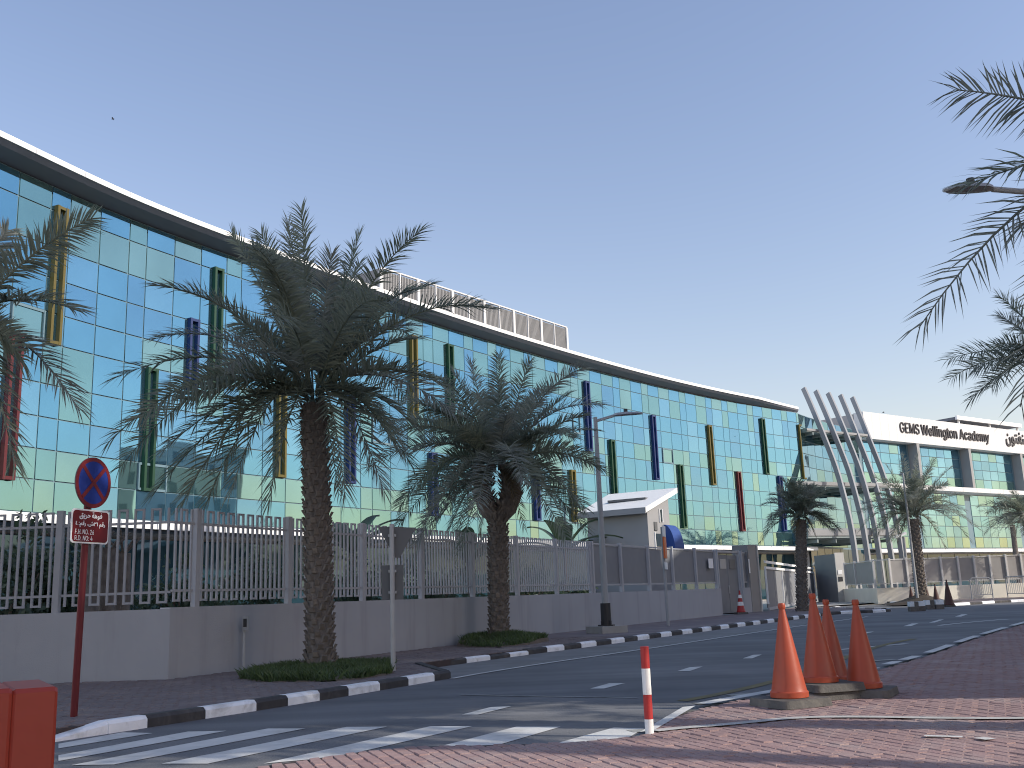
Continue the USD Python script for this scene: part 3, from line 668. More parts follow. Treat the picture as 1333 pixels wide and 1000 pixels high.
canopy('upper_canopy', 'small dark glass canopy high up between the leaning ribs', [(1050, 561), (1128, 566)], 0.34, 94.6, 5.5, M['canopy'])
canopy('middle_canopy', 'wider dark canopy half way up the leaning ribs', [(1036, 629), (1158, 633)], 0.5, 92.6, 7.5, M['canopy'])
canopy('entrance_canopy', 'lowest dark canopy over the school doors behind the ribs', [(1052, 698), (1166, 690)], 0.9, 91.2, 9.0, M['canopy'])

# ------------------------------------------------------------------ wing with the name board
wing = thing('school_wing', 'right wing of the school with white name board and grey columns', 'building')
wp = Path([(36.8, 106.7), (50.5, 116.6), (64.6, 126.8), (84, 141)], True, 200)
FB, FT = 16.4, 19.3
mb = MB(); mb.prism([tuple(p[:2]) for p in wp.line(-0.05, 0, n=12)] + [tuple(p[:2]) for p in wp.line(-14, 0, n=12)[::-1]], 0.05, FT - 0.1); mb.build('wall', M['core'], wing)
for i in range(40):
    a, b = wp.L * i / 40 + 0.012, wp.L * (i + 1) / 40 - 0.012
    q = [wp.line(o, z, a, b, 2) for o, z in ((0.0, FB), (1.2, FB), (1.2, FT), (0.0, FT))]
    mb = MB()
    for u, w in zip(q, q[1:] + q[:1]): mb.ribbon(u, w)
    mb.raw([w[0] for w in q], [[0, 1, 2, 3]]); mb.raw([w[-1] for w in q], [[3, 2, 1, 0]])
    mb.build('board_panel', M['board'], wing)
colpx = [1186, 1253.5, 1321]
cs = [wp.find(p, 14) for p in colpx]; step = cs[1] - cs[0]
cs = [cs[0] - step + 0.2] + cs + [cs[2] + step, cs[2] + 2 * step]
for s_ in cs[1:]:
    mb = MB(); c0 = wp.at(s_, 0.58, (FB + 11.75) / 2); mb.frame_box(c0, (*wp.T(s_), 0), (*wp.N(s_), 0), (0, 0, 1), (0.5, 1.14, FB - 11.75)); mb.build('column', M['steel'], wing)
for i in range(20):
    a, b = wp.L * i / 20 + 0.015, wp.L * (i + 1) / 20 - 0.015
    q = [wp.line(o, z, a, b, 3) for o, z in ((0.0, 11.05), (1.25, 11.2), (1.25, 11.72), (0.0, 11.72))]
    mb = MB()
    for u, w in zip(q, q[1:] + q[:1]): mb.ribbon(u, w)
    mb.build('mid_ledge', M['board'], wing)
    q = [wp.line(o, z, a, b, 3) for o, z in ((0.0, 4.3), (0.9, 4.35), (0.9, 4.7), (0.0, 4.75))]
    mb = MB()
    for u, w in zip(q, q[1:] + q[:1]): mb.ribbon(u, w)
    mb.build('ledge', M['white'], wing)
count = 0
mixV, mixF, mixC = [], [], []
for bi in range(len(cs) - 1):
    a0, b0 = cs[bi] + (0.6 if bi else -0.3), cs[bi + 1] - 0.6
    for c_i in range(6):
        a, b = a0 + (b0 - a0) * c_i / 6, a0 + (b0 - a0) * (c_i + 1) / 6
        for zz, n in (((11.8, 16.35), 4), ((4.85, 11.0), 5)):
            ed = np.linspace(*zz, n + 1)
            for r in range(n):
                g_ = rng.random() < (0.5 if r in (0, n - 1) else 0.06)
                nm, idx = ('glass_green', int(rng.integers(0, 2))) if g_ else ('glass_blue', int(rng.integers(0, 3)))
                Vp, Fq = pane_mesh(wp, a, b, ed[r], ed[r + 1], proud=0.06, tilt=float(rng.normal(0, .003)), g_=0.035)
                if count < 299:
                    mb = MB(); mb.raw(Vp, Fq); mb.build('glass_pane', M[nm][idx], wing); count += 1
                else:
                    mixV.append(Vp); mixF.append(Fq + 8 * len(mixF)); mixC += [TINT[(nm, idx)]] * 8
if mixV:
    tag(tinted('small_panes', np.vstack(mixV), np.vstack(mixF), mixC, wing).GetPrim(), kind='stuff')
mb = MB(); mb.ribbon(wp.line(0.0, 4.8, n=60), wp.line(0.0, 16.4, n=60)); mb.build('mullion_grid', M['mullion'], wing)
for i in range(22):
    Vp, Fq = pane_mesh(wp, wp.L * i / 22, wp.L * (i + 1) / 22, 0.2, 4.2, proud=0.08, g_=0.06); mb = MB(); mb.raw(Vp, Fq); mb.build('ground_floor_window', M['glass_dark'], wing)
def on_front(path, s_, z, off, tm, flip=False):
    T, Nn = path.T(s_), path.N(s_); o = path.at(s_, off, z)
    v = np.asarray(tm.vertices); A = np.array([[*T, 0], [0, 0, 1.0], [*Nn, 0]])
    return o + v @ A, np.asarray(tm.faces)
AR = {"hariq":[[[[302,10],[303,15],[313,16],[319,19],[319,21],[313,21],[306,24],[303,29],[303,38],[305,44],[313,53],[323,54],[327,52],[333,45],[335,39],[335,32],[361,32],[366,35],[366,37],[355,36],[350,38],[347,41],[346,52],[348,58],[353,64],[359,67],[369,66],[374,62],[378,53],[378,36],[375,29],[371,25],[361,21],[333,21],[330,14],[325,9],[313,4],[304,4]],[[357,52],[359,47],[367,47],[367,52],[366,55],[365,56],[360,56]],[[314,33],[317,31],[324,31],[324,36],[321,42],[317,42],[315,40],[314,36]]],[[[357,84],[360,87],[365,87],[368,83],[368,78],[365,75],[360,75],[357,78]]],[[[206,45],[209,52],[212,55],[214,55],[218,59],[228,62],[228,68],[239,68],[241,35],[244,32],[255,32],[255,35],[253,38],[253,47],[255,51],[258,54],[260,54],[260,56],[258,56],[258,58],[261,61],[261,63],[263,65],[266,65],[268,62],[273,60],[279,54],[281,54],[286,48],[288,48],[291,45],[291,43],[294,41],[296,37],[296,30],[295,27],[291,23],[286,21],[275,21],[267,24],[263,24],[255,21],[242,21],[233,25],[232,28],[230,27],[218,27],[211,30],[206,37]],[[280,40],[277,32],[284,32],[285,36]],[[263,40],[264,38],[266,36],[270,38],[271,44],[269,48],[265,48],[264,47],[263,44]],[[217,44],[218,39],[220,38],[229,38],[229,50],[224,50],[220,48]]],[[[228,84],[230,87],[235,88],[239,85],[239,80],[236,77],[231,77],[228,80]]],[[[215,80],[215,85],[219,88],[224,87],[226,84],[226,80],[223,77],[218,77]]],[[[94,10],[95,14],[98,14],[104,17],[112,25],[113,35],[108,47],[116,51],[119,51],[125,34],[129,32],[149,33],[149,34],[156,35],[164,39],[163,42],[154,45],[141,45],[139,44],[137,55],[152,56],[152,55],[160,54],[173,47],[180,47],[181,36],[174,35],[155,24],[148,23],[148,22],[142,22],[142,21],[128,21],[123,23],[120,17],[113,10],[99,3],[97,3],[97,6]]],[[[81,6],[81,11],[84,14],[89,14],[92,11],[92,6],[88,3],[85,3]]],[[[0,15],[1,30],[4,37],[6,37],[11,34],[14,34],[14,31],[11,25],[11,20],[14,14],[22,11],[34,11],[43,14],[47,17],[48,21],[40,21],[34,23],[29,29],[29,39],[33,47],[36,50],[43,53],[51,52],[58,46],[61,37],[61,32],[76,32],[79,34],[80,37],[79,46],[76,53],[76,56],[87,59],[89,49],[90,49],[90,44],[91,44],[91,33],[89,28],[85,24],[80,22],[60,21],[57,13],[47,4],[39,1],[33,1],[33,0],[19,0],[19,1],[12,2],[5,6]],[[40,33],[44,31],[50,31],[50,36],[47,42],[43,42],[41,40],[40,37]]],[[[67,11],[70,14],[75,14],[78,11],[78,6],[74,3],[71,3],[67,6]]],[[[46,67],[48,70],[53,71],[57,68],[57,63],[54,60],[49,60],[46,63]]],[[[33,68],[37,71],[40,71],[43,69],[44,63],[41,60],[36,60],[33,63]]]],"raqm":[[[[563,21],[564,25],[567,25],[576,30],[581,36],[582,46],[577,58],[585,62],[588,62],[593,49],[593,37],[591,31],[581,20],[569,14],[566,14],[565,19]]],[[[472,23],[472,37],[473,37],[474,44],[477,50],[481,53],[481,55],[489,61],[499,65],[506,65],[510,62],[517,46],[519,44],[522,43],[545,43],[549,46],[549,48],[538,47],[533,49],[530,52],[529,63],[531,69],[536,75],[542,78],[552,77],[557,73],[561,64],[561,47],[558,40],[551,34],[544,33],[544,32],[519,32],[513,35],[507,30],[499,30],[491,34],[487,39],[484,39],[483,34],[483,27],[484,26],[484,19],[485,19],[485,14],[486,14],[488,3],[479,0],[477,0],[476,3],[474,17],[473,17],[473,23]],[[540,63],[542,58],[550,58],[550,63],[549,66],[548,67],[543,67]],[[492,50],[496,43],[500,41],[506,41],[507,42],[506,48],[502,54],[499,54]]],[[[547,89],[547,94],[551,97],[556,96],[558,93],[558,89],[555,86],[550,86]]],[[[533,89],[534,95],[537,97],[540,97],[544,94],[544,89],[541,86],[536,86]]],[[[406,77],[408,87],[415,85],[440,86],[440,70],[441,69],[441,60],[442,59],[442,52],[443,51],[445,33],[434,32],[432,49],[431,49],[431,56],[430,56],[429,74],[414,74]]],[[[367,78],[365,84],[376,87],[379,77],[389,77],[393,80],[394,86],[403,84],[402,75],[398,69],[391,66],[381,66],[382,53],[383,52],[383,32],[372,32],[371,54],[370,55],[370,61],[369,62]]],[[[255,30],[256,44],[258,50],[262,51],[269,48],[266,39],[266,35],[270,27],[275,25],[287,25],[292,27],[296,31],[297,35],[297,43],[296,43],[296,48],[294,51],[293,57],[300,58],[300,59],[305,59],[307,48],[311,43],[318,43],[320,44],[323,51],[324,59],[334,58],[333,45],[335,43],[344,43],[347,46],[347,52],[346,53],[343,67],[351,70],[354,70],[355,68],[357,56],[358,56],[358,43],[355,37],[349,33],[336,32],[336,33],[332,33],[331,35],[329,35],[328,37],[324,33],[321,32],[312,32],[308,34],[306,26],[300,19],[292,15],[287,15],[287,14],[274,14],[263,18],[257,24]]],[[[325,74],[326,80],[328,81],[334,80],[335,78],[334,72],[328,71]]],[[[319,89],[322,92],[328,91],[329,89],[328,83],[322,82],[319,85]]],[[[313,78],[316,81],[322,80],[323,78],[322,72],[316,71],[313,74]]],[[[232,36],[232,42],[237,53],[242,50],[245,50],[245,48],[242,43],[242,41],[246,39],[245,33],[237,32]]],[[[171,21],[172,25],[175,25],[184,30],[189,36],[190,46],[185,58],[193,62],[196,62],[201,49],[201,37],[199,31],[189,20],[177,14],[174,14],[173,19]]],[[[80,23],[80,37],[81,37],[82,44],[85,50],[89,53],[89,55],[97,61],[107,65],[114,65],[118,62],[125,46],[127,44],[130,43],[153,43],[157,46],[157,48],[146,47],[141,49],[138,52],[137,63],[139,69],[144,75],[150,78],[160,77],[165,73],[169,64],[169,47],[166,40],[159,34],[152,33],[152,32],[127,32],[121,35],[115,30],[107,30],[99,34],[95,39],[92,39],[91,34],[91,27],[92,26],[92,19],[93,19],[93,14],[94,14],[96,3],[87,0],[85,0],[84,3],[82,17],[81,17],[81,23]],[[148,61],[150,58],[158,58],[158,64],[156,67],[151,67],[149,65]],[[100,50],[104,43],[108,41],[114,41],[115,42],[114,48],[110,54],[107,54]]],[[[155,89],[155,94],[159,97],[164,96],[166,93],[166,89],[163,86],[158,86]]],[[[141,89],[142,95],[145,97],[148,97],[152,94],[152,89],[149,86],[144,86]]],[[[61,66],[61,74],[63,76],[73,75],[74,66],[72,64],[65,63]]],[[[61,42],[64,44],[71,44],[74,41],[74,34],[70,31],[64,31],[61,34]]],[[[0,41],[1,51],[6,58],[0,65],[0,72],[5,80],[17,87],[20,87],[23,80],[23,77],[20,77],[16,75],[14,72],[12,72],[11,68],[14,65],[21,65],[22,56],[14,52],[11,48],[11,45],[15,43],[25,43],[31,45],[34,38],[34,35],[25,32],[12,32],[3,36]]]],"well":[[[[300,6],[300,11],[312,13],[318,17],[310,18],[303,22],[301,26],[301,35],[304,43],[310,49],[314,51],[321,51],[325,49],[331,42],[333,36],[333,21],[330,13],[325,7],[323,7],[319,3],[313,1],[302,0]],[[312,33],[314,29],[322,29],[322,34],[319,39],[315,39],[313,37]]],[[[282,3],[282,8],[285,11],[290,11],[293,8],[293,3],[289,0],[286,0]]],[[[60,7],[61,12],[71,13],[77,16],[77,18],[71,18],[64,21],[61,26],[61,35],[63,41],[71,50],[74,51],[81,51],[89,45],[93,36],[94,29],[104,29],[107,30],[111,37],[112,46],[123,44],[122,33],[124,30],[127,29],[143,29],[145,30],[145,32],[138,38],[137,47],[142,52],[152,56],[162,56],[167,54],[171,50],[172,40],[170,35],[167,32],[168,29],[182,29],[185,32],[188,46],[197,44],[197,36],[196,34],[197,31],[200,29],[213,29],[218,35],[220,45],[230,44],[229,33],[231,30],[234,29],[245,29],[247,32],[246,77],[257,77],[259,34],[262,29],[276,29],[280,31],[281,38],[280,38],[279,47],[277,50],[277,53],[279,54],[288,56],[290,46],[291,46],[291,41],[292,41],[292,30],[290,25],[286,21],[281,19],[276,19],[276,18],[261,18],[254,22],[246,18],[233,18],[227,20],[224,23],[221,21],[213,18],[199,18],[194,20],[191,23],[189,21],[182,18],[168,18],[168,19],[159,20],[157,22],[153,22],[146,19],[140,19],[140,18],[125,18],[118,21],[118,23],[116,23],[112,20],[105,19],[105,18],[91,18],[88,11],[83,6],[75,2],[62,1]],[[148,43],[156,36],[161,40],[160,45],[158,46],[148,45]],[[73,37],[72,31],[73,29],[76,28],[82,28],[82,33],[79,39],[75,39]]],[[[268,3],[268,8],[271,11],[276,11],[279,8],[279,3],[275,0],[272,0]]],[[[223,8],[226,11],[231,11],[234,8],[234,3],[230,0],[227,0],[223,3]]],[[[209,8],[212,11],[217,11],[220,8],[220,3],[216,0],[213,0],[209,3]]],[[[186,62],[189,66],[194,66],[197,63],[197,57],[194,54],[189,54],[186,57]]],[[[150,71],[153,75],[158,75],[161,72],[161,66],[158,63],[153,63],[150,66]]],[[[119,56],[119,61],[122,64],[127,64],[130,61],[130,56],[126,53],[123,53]]],[[[105,56],[105,61],[108,64],[113,64],[116,61],[116,56],[112,53],[109,53]]],[[[0,16],[1,30],[3,36],[7,37],[14,34],[11,25],[11,20],[15,13],[21,11],[31,11],[37,13],[40,16],[42,22],[42,30],[37,44],[40,44],[44,47],[48,47],[53,33],[53,20],[49,10],[41,3],[32,0],[14,1],[4,7]]],[[[21,54],[21,60],[24,63],[29,63],[31,61],[32,54],[29,51],[24,51]]]]}
def outline_mesh(polys, h, depth):
    k = h / 80.0; parts = []
    for rings in polys:
        p = Polygon([(x * k, y * k) for x, y in rings[0]], [[(x * k, y * k) for x, y in r] for r in rings[1:]]).buffer(0)
        for g_ in getattr(p, 'geoms', [p]):
            if g_.area > 0: parts.append(trimesh.creation.extrude_polygon(g_, depth, engine='earcut'))
    return trimesh.util.concatenate(parts)
# name in raised dark letters
sa, sb, sc = wp.find(1158.5, 18), wp.find(1184.5, 18), wp.find(1274.5, 18)
def fit(text, s_from, s_to, h, bold):
    t_ = meshkit.text_mesh(text, h, 0.10, bold); b_ = t_.bounds
    t_.apply_translation([-b_[0][0], 0, 0]); t_.apply_scale([(s_to - s_from) / (b_[1][0] - b_[0][0]), 1, 1]); return t_
for text, a, b, h, bold in (('GEMS', sa, sb - 0.12, 1.15, False), ('Wellington Academy', sb + 0.25, sc, 1.12, True)):
    mb = MB(); mb.raw(*on_front(wp, a, 17.45, 1.215, fit(text, a, b, h, bold))); mb.build('name_lettering', M['letters'], wing, label=f'raised dark letters reading {text}')
s_ar = wp.find(1296.5, 18)
t_ = outline_mesh(AR['well'], 2.05, 0.10)
t_.apply_scale([0.85, 1, 1])
mb = MB(); mb.raw(*on_front(wp, s_ar, 17.15, 1.215, t_)); mb.build('name_lettering', M['letters'], wing, label='raised dark Arabic letters')
# shade frame on the wing's roof
rc = thing('rooftop_canopy', 'flat shade canopy on posts on the roof of the right wing', 'canopy')
a = at_depth(1262, 557, 124); b = at_depth(1340, 547, 128); 
zc = 21.3
mb = MB(); mb.prism([(56.5, 126), (69, 135), (64, 143), (51, 134)], zc, zc + 0.35); mb.build('roof_sheet', M['soffit'], rc)
mb = MB(); mb.bar([56.4, 125.8, zc + 0.2], [69.2, 135.0, zc + 0.2], 0.25, 0.5); mb.build('edge_beam', M['white'], rc)
for q in ((57, 126.6), (63, 131), (68.6, 135), (52, 133.8), (64, 142)):
    mb = MB(); mb.tube([[*q, FT - 0.2], [*q, zc]], 0.16, 8); mb.build('post', M['white'], rc)

# ------------------------------------------------------------------ boundary wall and fences
WTOP = 1.23
def wall_strip(path, s0, s1, z0, z1, th=0.22, n=24):
    mb = MB(); q = [path.line(o, z, s0, s1, n) for o, z in ((0, z0), (0, z1), (-th, z1), (-th, z0))]
    for u, w in zip(q, q[1:] + q[:1]): mb.ribbon(u, w)
    mb.raw([w[0] for w in q], [[0, 1, 2, 3]]); mb.raw([w[-1] for w in q], [[3, 2, 1, 0]]); return mb
gate_s0, gate_s1 = wall_path.find(938.5, 1.3), wall_path.find(966.5, 1.3)
bw = thing('boundary_wall', 'long low plastered wall under the picket fence left of the pedestrian gate', 'wall')
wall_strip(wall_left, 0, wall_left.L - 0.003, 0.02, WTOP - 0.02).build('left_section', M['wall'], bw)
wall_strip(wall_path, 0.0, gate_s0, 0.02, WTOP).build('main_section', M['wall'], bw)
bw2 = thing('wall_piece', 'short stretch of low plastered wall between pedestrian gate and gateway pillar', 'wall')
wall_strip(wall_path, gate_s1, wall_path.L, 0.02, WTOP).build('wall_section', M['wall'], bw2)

def bars(path, s_from, s_to, posts, zb, zt, parent, off=-0.11, pitch=0.132, phase=0, mat=None):
    """upright bars joined in turn at the foot and at the head, as a meander, between posts"""
    mat = mat or M['fence']
    for p in posts:
        mb = MB(); c0 = path.at(p, off, (zb + zt) / 2 - 0.02); mb.frame_box(c0, (*path.T(p), 0), (*path.N(p), 0), (0, 0, 1), (0.105, 0.105, zt - zb + 0.08)); mb.build('post', mat, parent)
    edges = [s_from] + list(posts) + [s_to]; k = phase
    for a, b in zip(edges[:-1], edges[1:]):
        if b - a < 0.3: continue
        a1, b1 = a + (0.07 if a != s_from else 0), b - (0.07 if b != s_to else 0)
        n = max(2, int(round((b1 - a1) / pitch))); xs = a1 + (b1 - a1) * (np.arange(n) + 0.5) / n
        for z in (zb + 0.24, zt - 0.24):
            mb = MB(); mb.bar(path.at(a1, off, z), path.at(b1, off, z), 0.03, 0.04); mb.build('rail', mat, parent)
        for i, x in enumerate(xs):
            T3, N3 = (*path.T(x), 0), (*path.N(x), 0)
            mb = MB(); mb.frame_box(path.at(x, off, (zb + 0.06 + zt) / 2), T3, N3, (0, 0, 1), (0.035, 0.035, zt - zb - 0.06))
            if i + 1 < n:
                z = zb + 0.08 if (i + k) % 2 == 0 else zt - 0.0178
                g_ = xs[1] - xs[0]
                mb.frame_box(path.at(x + g_ / 2, off, z), T3, N3, (0, 0, 1), (g_ - 0.036, 0.033, 0.035))
            mb.build('bar', mat, parent)
        k += n
post_s = [wall_path.find(px, 2.0) for px in (262, 381, 477, 553, 619, 677, 728, 772)]
fz0, fz1 = WTOP + 0.03, 2.86
fence = thing('picket_fence', 'grey metal fence of joined upright bars on top of the left wall', 'fence')
pl = [wall_left.find(px, 2.0) for px in (72,)]
bars(wall_left, wall_left.L - 5.2, wall_left.L - 0.05, pl, fz0 - 0.02, fz1, fence, pitch=0.14)
bars(wall_path, 0.12, post_s[-1], post_s, fz0, fz1, fence)
def screens(path, ss, z0, z1, parent, off=-0.11, sheet='screen', paint='fence'):
    for a, b in zip(ss[:-1], ss[1:]):
        mb = MB(); c0 = path.at((a + b) / 2, off - 0.02, (z0 + z1) / 2 + 0.08); mb.frame_box(c0, (*path.T((a + b) / 2), 0), (*path.N((a + b) / 2), 0), (0, 0, 1), (np.linalg.norm(path.P(a) - path.P(b)) - 0.1, 0.02, z1 - z0 - 0.36)); mb.build('screen_panel', M[sheet], parent)
        for z in (z0 + 0.22, z1 - 0.05):
            mb = MB(); mb.bar(path.at(a + 0.06, off, z), path.at(b - 0.06, off, z), 0.05, 0.05); mb.build('rail', M[paint], parent)
    for p in ss:
        mb = MB(); mb.frame_box(path.at(p, off + 0.02, (z0 + z1) / 2), (*path.T(p), 0), (*path.N(p), 0), (0, 0, 1), (0.11, 0.13, z1 - z0 + 0.06)); mb.build('post', M[paint], parent)
sf = thing('screen_fence', 'grey sheet covered fence in front of the guard house', 'fence')
screens(wall_path, [post_s[-1] + 0.13] + [wall_path.find(px, 2.0) for px in (811, 847, 878, 908, 934)], fz0, 2.86, sf)
sf2 = thing('screen_fence', 'narrow grey fence panel just right of the pedestrian gate', 'fence')
s_ = [wall_path.find(px, 2.0) for px in (968, 987, 1012)]
screens(wall_path, s_, fz0, 2.86, sf2)
mb = MB(); p_ = wall_path.at(wall_path.find(990, 2.4), 0.03, 2.2); mb.frame_box(p_, (*wall_path.T(wall_path.L), 0), (*wall_path.N(wall_path.L), 0), (0, 0, 1), (0.12, 0.02, 0.65)); mb.build('notice_strip', M['sign_white'], sf2)
# pedestrian gate
pg = thing('pedestrian_gate', 'grey metal double door gate in the low wall', 'gate')
T3 = (*wall_path.T((gate_s0 + gate_s1) / 2), 0); N3 = (*wall_path.N((gate_s0 + gate_s1) / 2), 0); gw = gate_s1 - gate_s0
for k in (-1, 1):
    c0 = wall_path.at((gate_s0 + gate_s1) / 2 + k * gw * 0.235, -0.16, 1.42); mb = MB(); mb.frame_box(c0, T3, N3, (0, 0, 1), (gw * 0.45, 0.05, 2.5)); leaf = mb.build('door_leaf', M['screen'], pg)
    c0 = wall_path.at((gate_s0 + gate_s1) / 2 + k * gw * 0.22, -0.12, 2.28); mb = MB(); mb.frame_box(c0, T3, N3, (0, 0, 1), (gw * 0.26, 0.02, 0.42)); mb.build('notice', M['sign_back'] if k > 0 else M['galv'], pg)
    c0 = wall_path.at((gate_s0 + gate_s1) / 2 + k * gw * 0.5, -0.12, 1.5); mb = MB(); mb.frame_box(c0, T3, N3, (0, 0, 1), (0.1, 0.16, 2.8)); mb.build('gate_post', M['fence'], pg)
c0 = wall_path.at((gate_s0 + gate_s1) / 2, -0.12, 2.82); mb = MB(); mb.frame_box(c0, T3, N3, (0, 0, 1), (gw, 0.1, 0.1)); mb.build('top_rail', M['fence'], pg)
mb = MB(); mb.bar(wall_path.at((gate_s0 + gate_s1) / 2 - 0.08, -0.09, 1.0), wall_path.at((gate_s0 + gate_s1) / 2 - 0.08, -0.09, 1.35), 0.04, 0.04, up=(1, 0, 0)); mb.build('handle', M['galv'], pg)
nt = thing('fence_notice', 'small white notice on the fence left of the pedestrian gate', 'sign', wall_path.at(wall_path.find(925, 2.4), 0.0, 2.28))
mb = MB(); mb.frame_box((0, 0, 0), T3, N3, (0, 0, 1), (0.5, 0.02, 0.4)); mb.build('plate', M['sign_white'], nt)

# gateway pillars and sliding gate
def slab(name, label, A, B, th, h, face=None):
    t_ = thing(name, label, 'gate pillar', (*A, 0.03)); d = np.array(B, float) - A; L = np.linalg.norm(d); d /= L; nn = np.array([d[1], -d[0]])
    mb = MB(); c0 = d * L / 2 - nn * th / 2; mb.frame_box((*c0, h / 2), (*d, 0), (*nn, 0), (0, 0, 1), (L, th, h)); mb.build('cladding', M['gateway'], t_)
    return t_, d, nn, L
p1 = at(1020, 793, 0.05)[:2]; p1l = at(1013, 793.5, 0.05)[:2]
A1 = wall_path.at(wall_path.L - 0.02, 0)[:2]; B1 = at_depth(1028, 793, A1[1] + 4.5)[:2]
t1, d1, n1, L1 = slab('gateway_pillar', 'tall grey gateway pillar behind the first orange cone, left of the drive', A1 + [0.05, 0.1], A1 + [0.62, 0.85], 0.8, 3.15)
mb = MB(); mb.frame_box((*(d1 * (L1 + 0.04) - n1 * 0.4), 1.58), (*n1, 0), (*d1, 0), (0, 0, 1), (0.9, 0.08, 3.2)); mb.build('lit_end_face', M['gateway_light'], t1)
for z in (2.0, 1.55):
    mb = MB(); mb.frame_box((*(d1 * (L1 + 0.09) - n1 * 0.35), z), (*n1, 0), (*d1, 0), (0, 0, 1), (0.3, 0.04, 0.3)); mb.build('plaque', M['sign_white'] if z > 1.9 else M['black'], t1)
P2r = at(1093, 784, 0.05)[:2]; P2l = at_depth(1064, 770, P2r[1] + 3.2)[:2]
d_ = P2r - P2l
t2, d2, n2, L2 = slab('gateway_pillar', 'broad dark grey gateway pillar right of the drive, seen end on', P2l, P2r, 0.55, 3.25)
mb = MB(); mb.frame_box((*(d2 * (L2 + 0.04) - n2 * 0.275), 1.66), (*n2, 0), (*d2, 0), (0, 0, 1), (0.66, 0.08, 3.32)); mb.build('lit_end_face', M['gateway_light'], t2)
for z in (2.0, 1.55):
    mb = MB(); mb.frame_box((*(d2 * (L2 + 0.09) - n2 * 0.2), z), (*n2, 0), (*d2, 0), (0, 0, 1), (0.3, 0.04, 0.3)); mb.build('plaque', M['sign_white'] if z > 1.9 else M['black'], t2)
vg = thing('vehicle_gate', 'grey and white sliding gate across the school drive behind the palm', 'gate')
g0, g1 = A1 + [1.0, 1.2], P2l + [-0.15, 0.1]
dg = g1 - g0; Lg = np.linalg.norm(dg); dg /= Lg; ng = np.array([dg[1], -dg[0]])
for k in range(8):
    c0 = g0 + dg * Lg * (k + 0.5) / 8; mb = MB(); mb.frame_box((*c0, 1.15), (*dg, 0), (*ng, 0), (0, 0, 1), (Lg / 8 - 0.05, 0.04, 1.8)); mb.build('gate_panel', M['screen'], vg)
for z in (0.2, 2.12, 2.4):
    mb = MB(); mb.bar([*(g0 + ng * 0.05), z], [*(g1 + ng * 0.05), z], 0.08, 0.12); mb.build('rail', M['white'] if z > 1 else M['fence'], vg)
for k in range(0, 9, 2):
    c0 = g0 + dg * Lg * k / 8 + ng * 0.05; mb = MB(); mb.frame_box((*c0, 1.25), (*dg, 0), (*ng, 0), (0, 0, 1), (0.1, 0.08, 1.62)); mb.build('stile', M['white'], vg)

# sunlit wall and screen fence on the right
rw = Path([(P2r[0] + 0.35, P2r[1] + 0.1), tuple(at(1147, 784.6, 0.08)[:2]), tuple(at(1266, 780.4, 0.08)[:2] + [0, 1.0]), (46, 61.8), (75, 66)], False)
rwall = thing('boundary_wall', 'low wall in sunshine, lightened in colour for it, right of the drive', 'wall')
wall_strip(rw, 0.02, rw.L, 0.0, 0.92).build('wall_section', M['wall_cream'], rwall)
rf = thing('screen_fence', 'grey sheet covered fence on the sunlit wall right of the drive', 'fence')
ss = [rw.find(px, 1.8) for px in (1099, 1112, 1136, 1160, 1182, 1204, 1227, 1249, 1270, 1290.5, 1311.5, 1331)]
ss += [ss[-1] + 1.6 * (i + 1) for i in range(4)]
screens(rw, ss, 0.95, 2.62, rf, sheet='screen_pale', paint='fence_pale')
isl_poly = [tuple(p) for p in isl.line(-0.16, 0, n=40)[:, :2]] + [(60, 64.5)] + [tuple(p) for p in rw.p[::-1][1:]]
mb = MB(); mb.flat([tuple(p) for p in isl.line(-0.16, 0, n=40)[:, :2]] + [tuple(p[:2]) for p in rw.line(0.01, 0, 0, rw.L * 0.6, 30)[::-1]], 0.10)
tag(mb.build('pavement', M['walk_pavers']), kind='structure')

# ------------------------------------------------------------------ guard house
gl, gr = np.array([3.21, 46.0]), np.array([5.75, 44.35])
dl = gr - gl; Lh = np.linalg.norm(dl); dl /= Lh; nl = np.array([dl[1], -dl[0]]); Wd = 2.3
if nl[1] > 0: nl = -nl
gh = thing('guard_house', 'small grey guard house with white upswept single pitch roof behind the fence', 'building')
zf, zbk = 4.62, 5.40
cor = [gl, gr, gr - nl * Wd, gl - nl * Wd]
V = [[*c_, 0.05] for c_ in cor] + [[*cor[0], zf], [*cor[1], zf], [*cor[2], zbk], [*cor[3], zbk]]
mb = MB(); mb.raw(V, [[0, 1, 5, 4], [1, 2, 6, 5], [2, 3, 7, 6], [3, 0, 4, 7], [4, 5, 6, 7]]); mb.build('wall', M['house'], gh)
e0, e1 = gl - dl * 0.30 + nl * 0.30, gr + dl * 0.12 + nl * 0.35
r0, r1 = gl - dl * 0.30 - nl * (Wd + 0.5), gr + dl * 0.28 - nl * (Wd + 0.5)
zs = lambda k: zf + 0.08 + (zbk - zf) / Wd * k
V = [[*e0, zs(-.30)], [*e1, zs(-.30)], [*r1, zs(Wd + .5)], [*r0, zs(Wd + .5)]]; V = V + [[v[0], v[1], v[2] + 0.24] for v in V]
mb = MB(); mb.raw(V, [[3, 2, 1, 0], [4, 5, 6, 7], [0, 1, 5, 4], [1, 2, 6, 5], [2, 3, 7, 6], [3, 0, 4, 7]]); roof_ = mb.build('roof', M['white'], gh)
mb = MB(); mb.bar([*(e0 + nl * 0.03), zs(-.30) + 0.1], [*(e1 + nl * 0.03), zs(-.30) + 0.1], 0.06, 0.26); mb.build('gutter', M['house'], gh)
k0 = (e0 * .55 + r0 * .45) + dl * 0.9; k1_ = (e1 * .5 + r1 * .5) - dl * 0.75
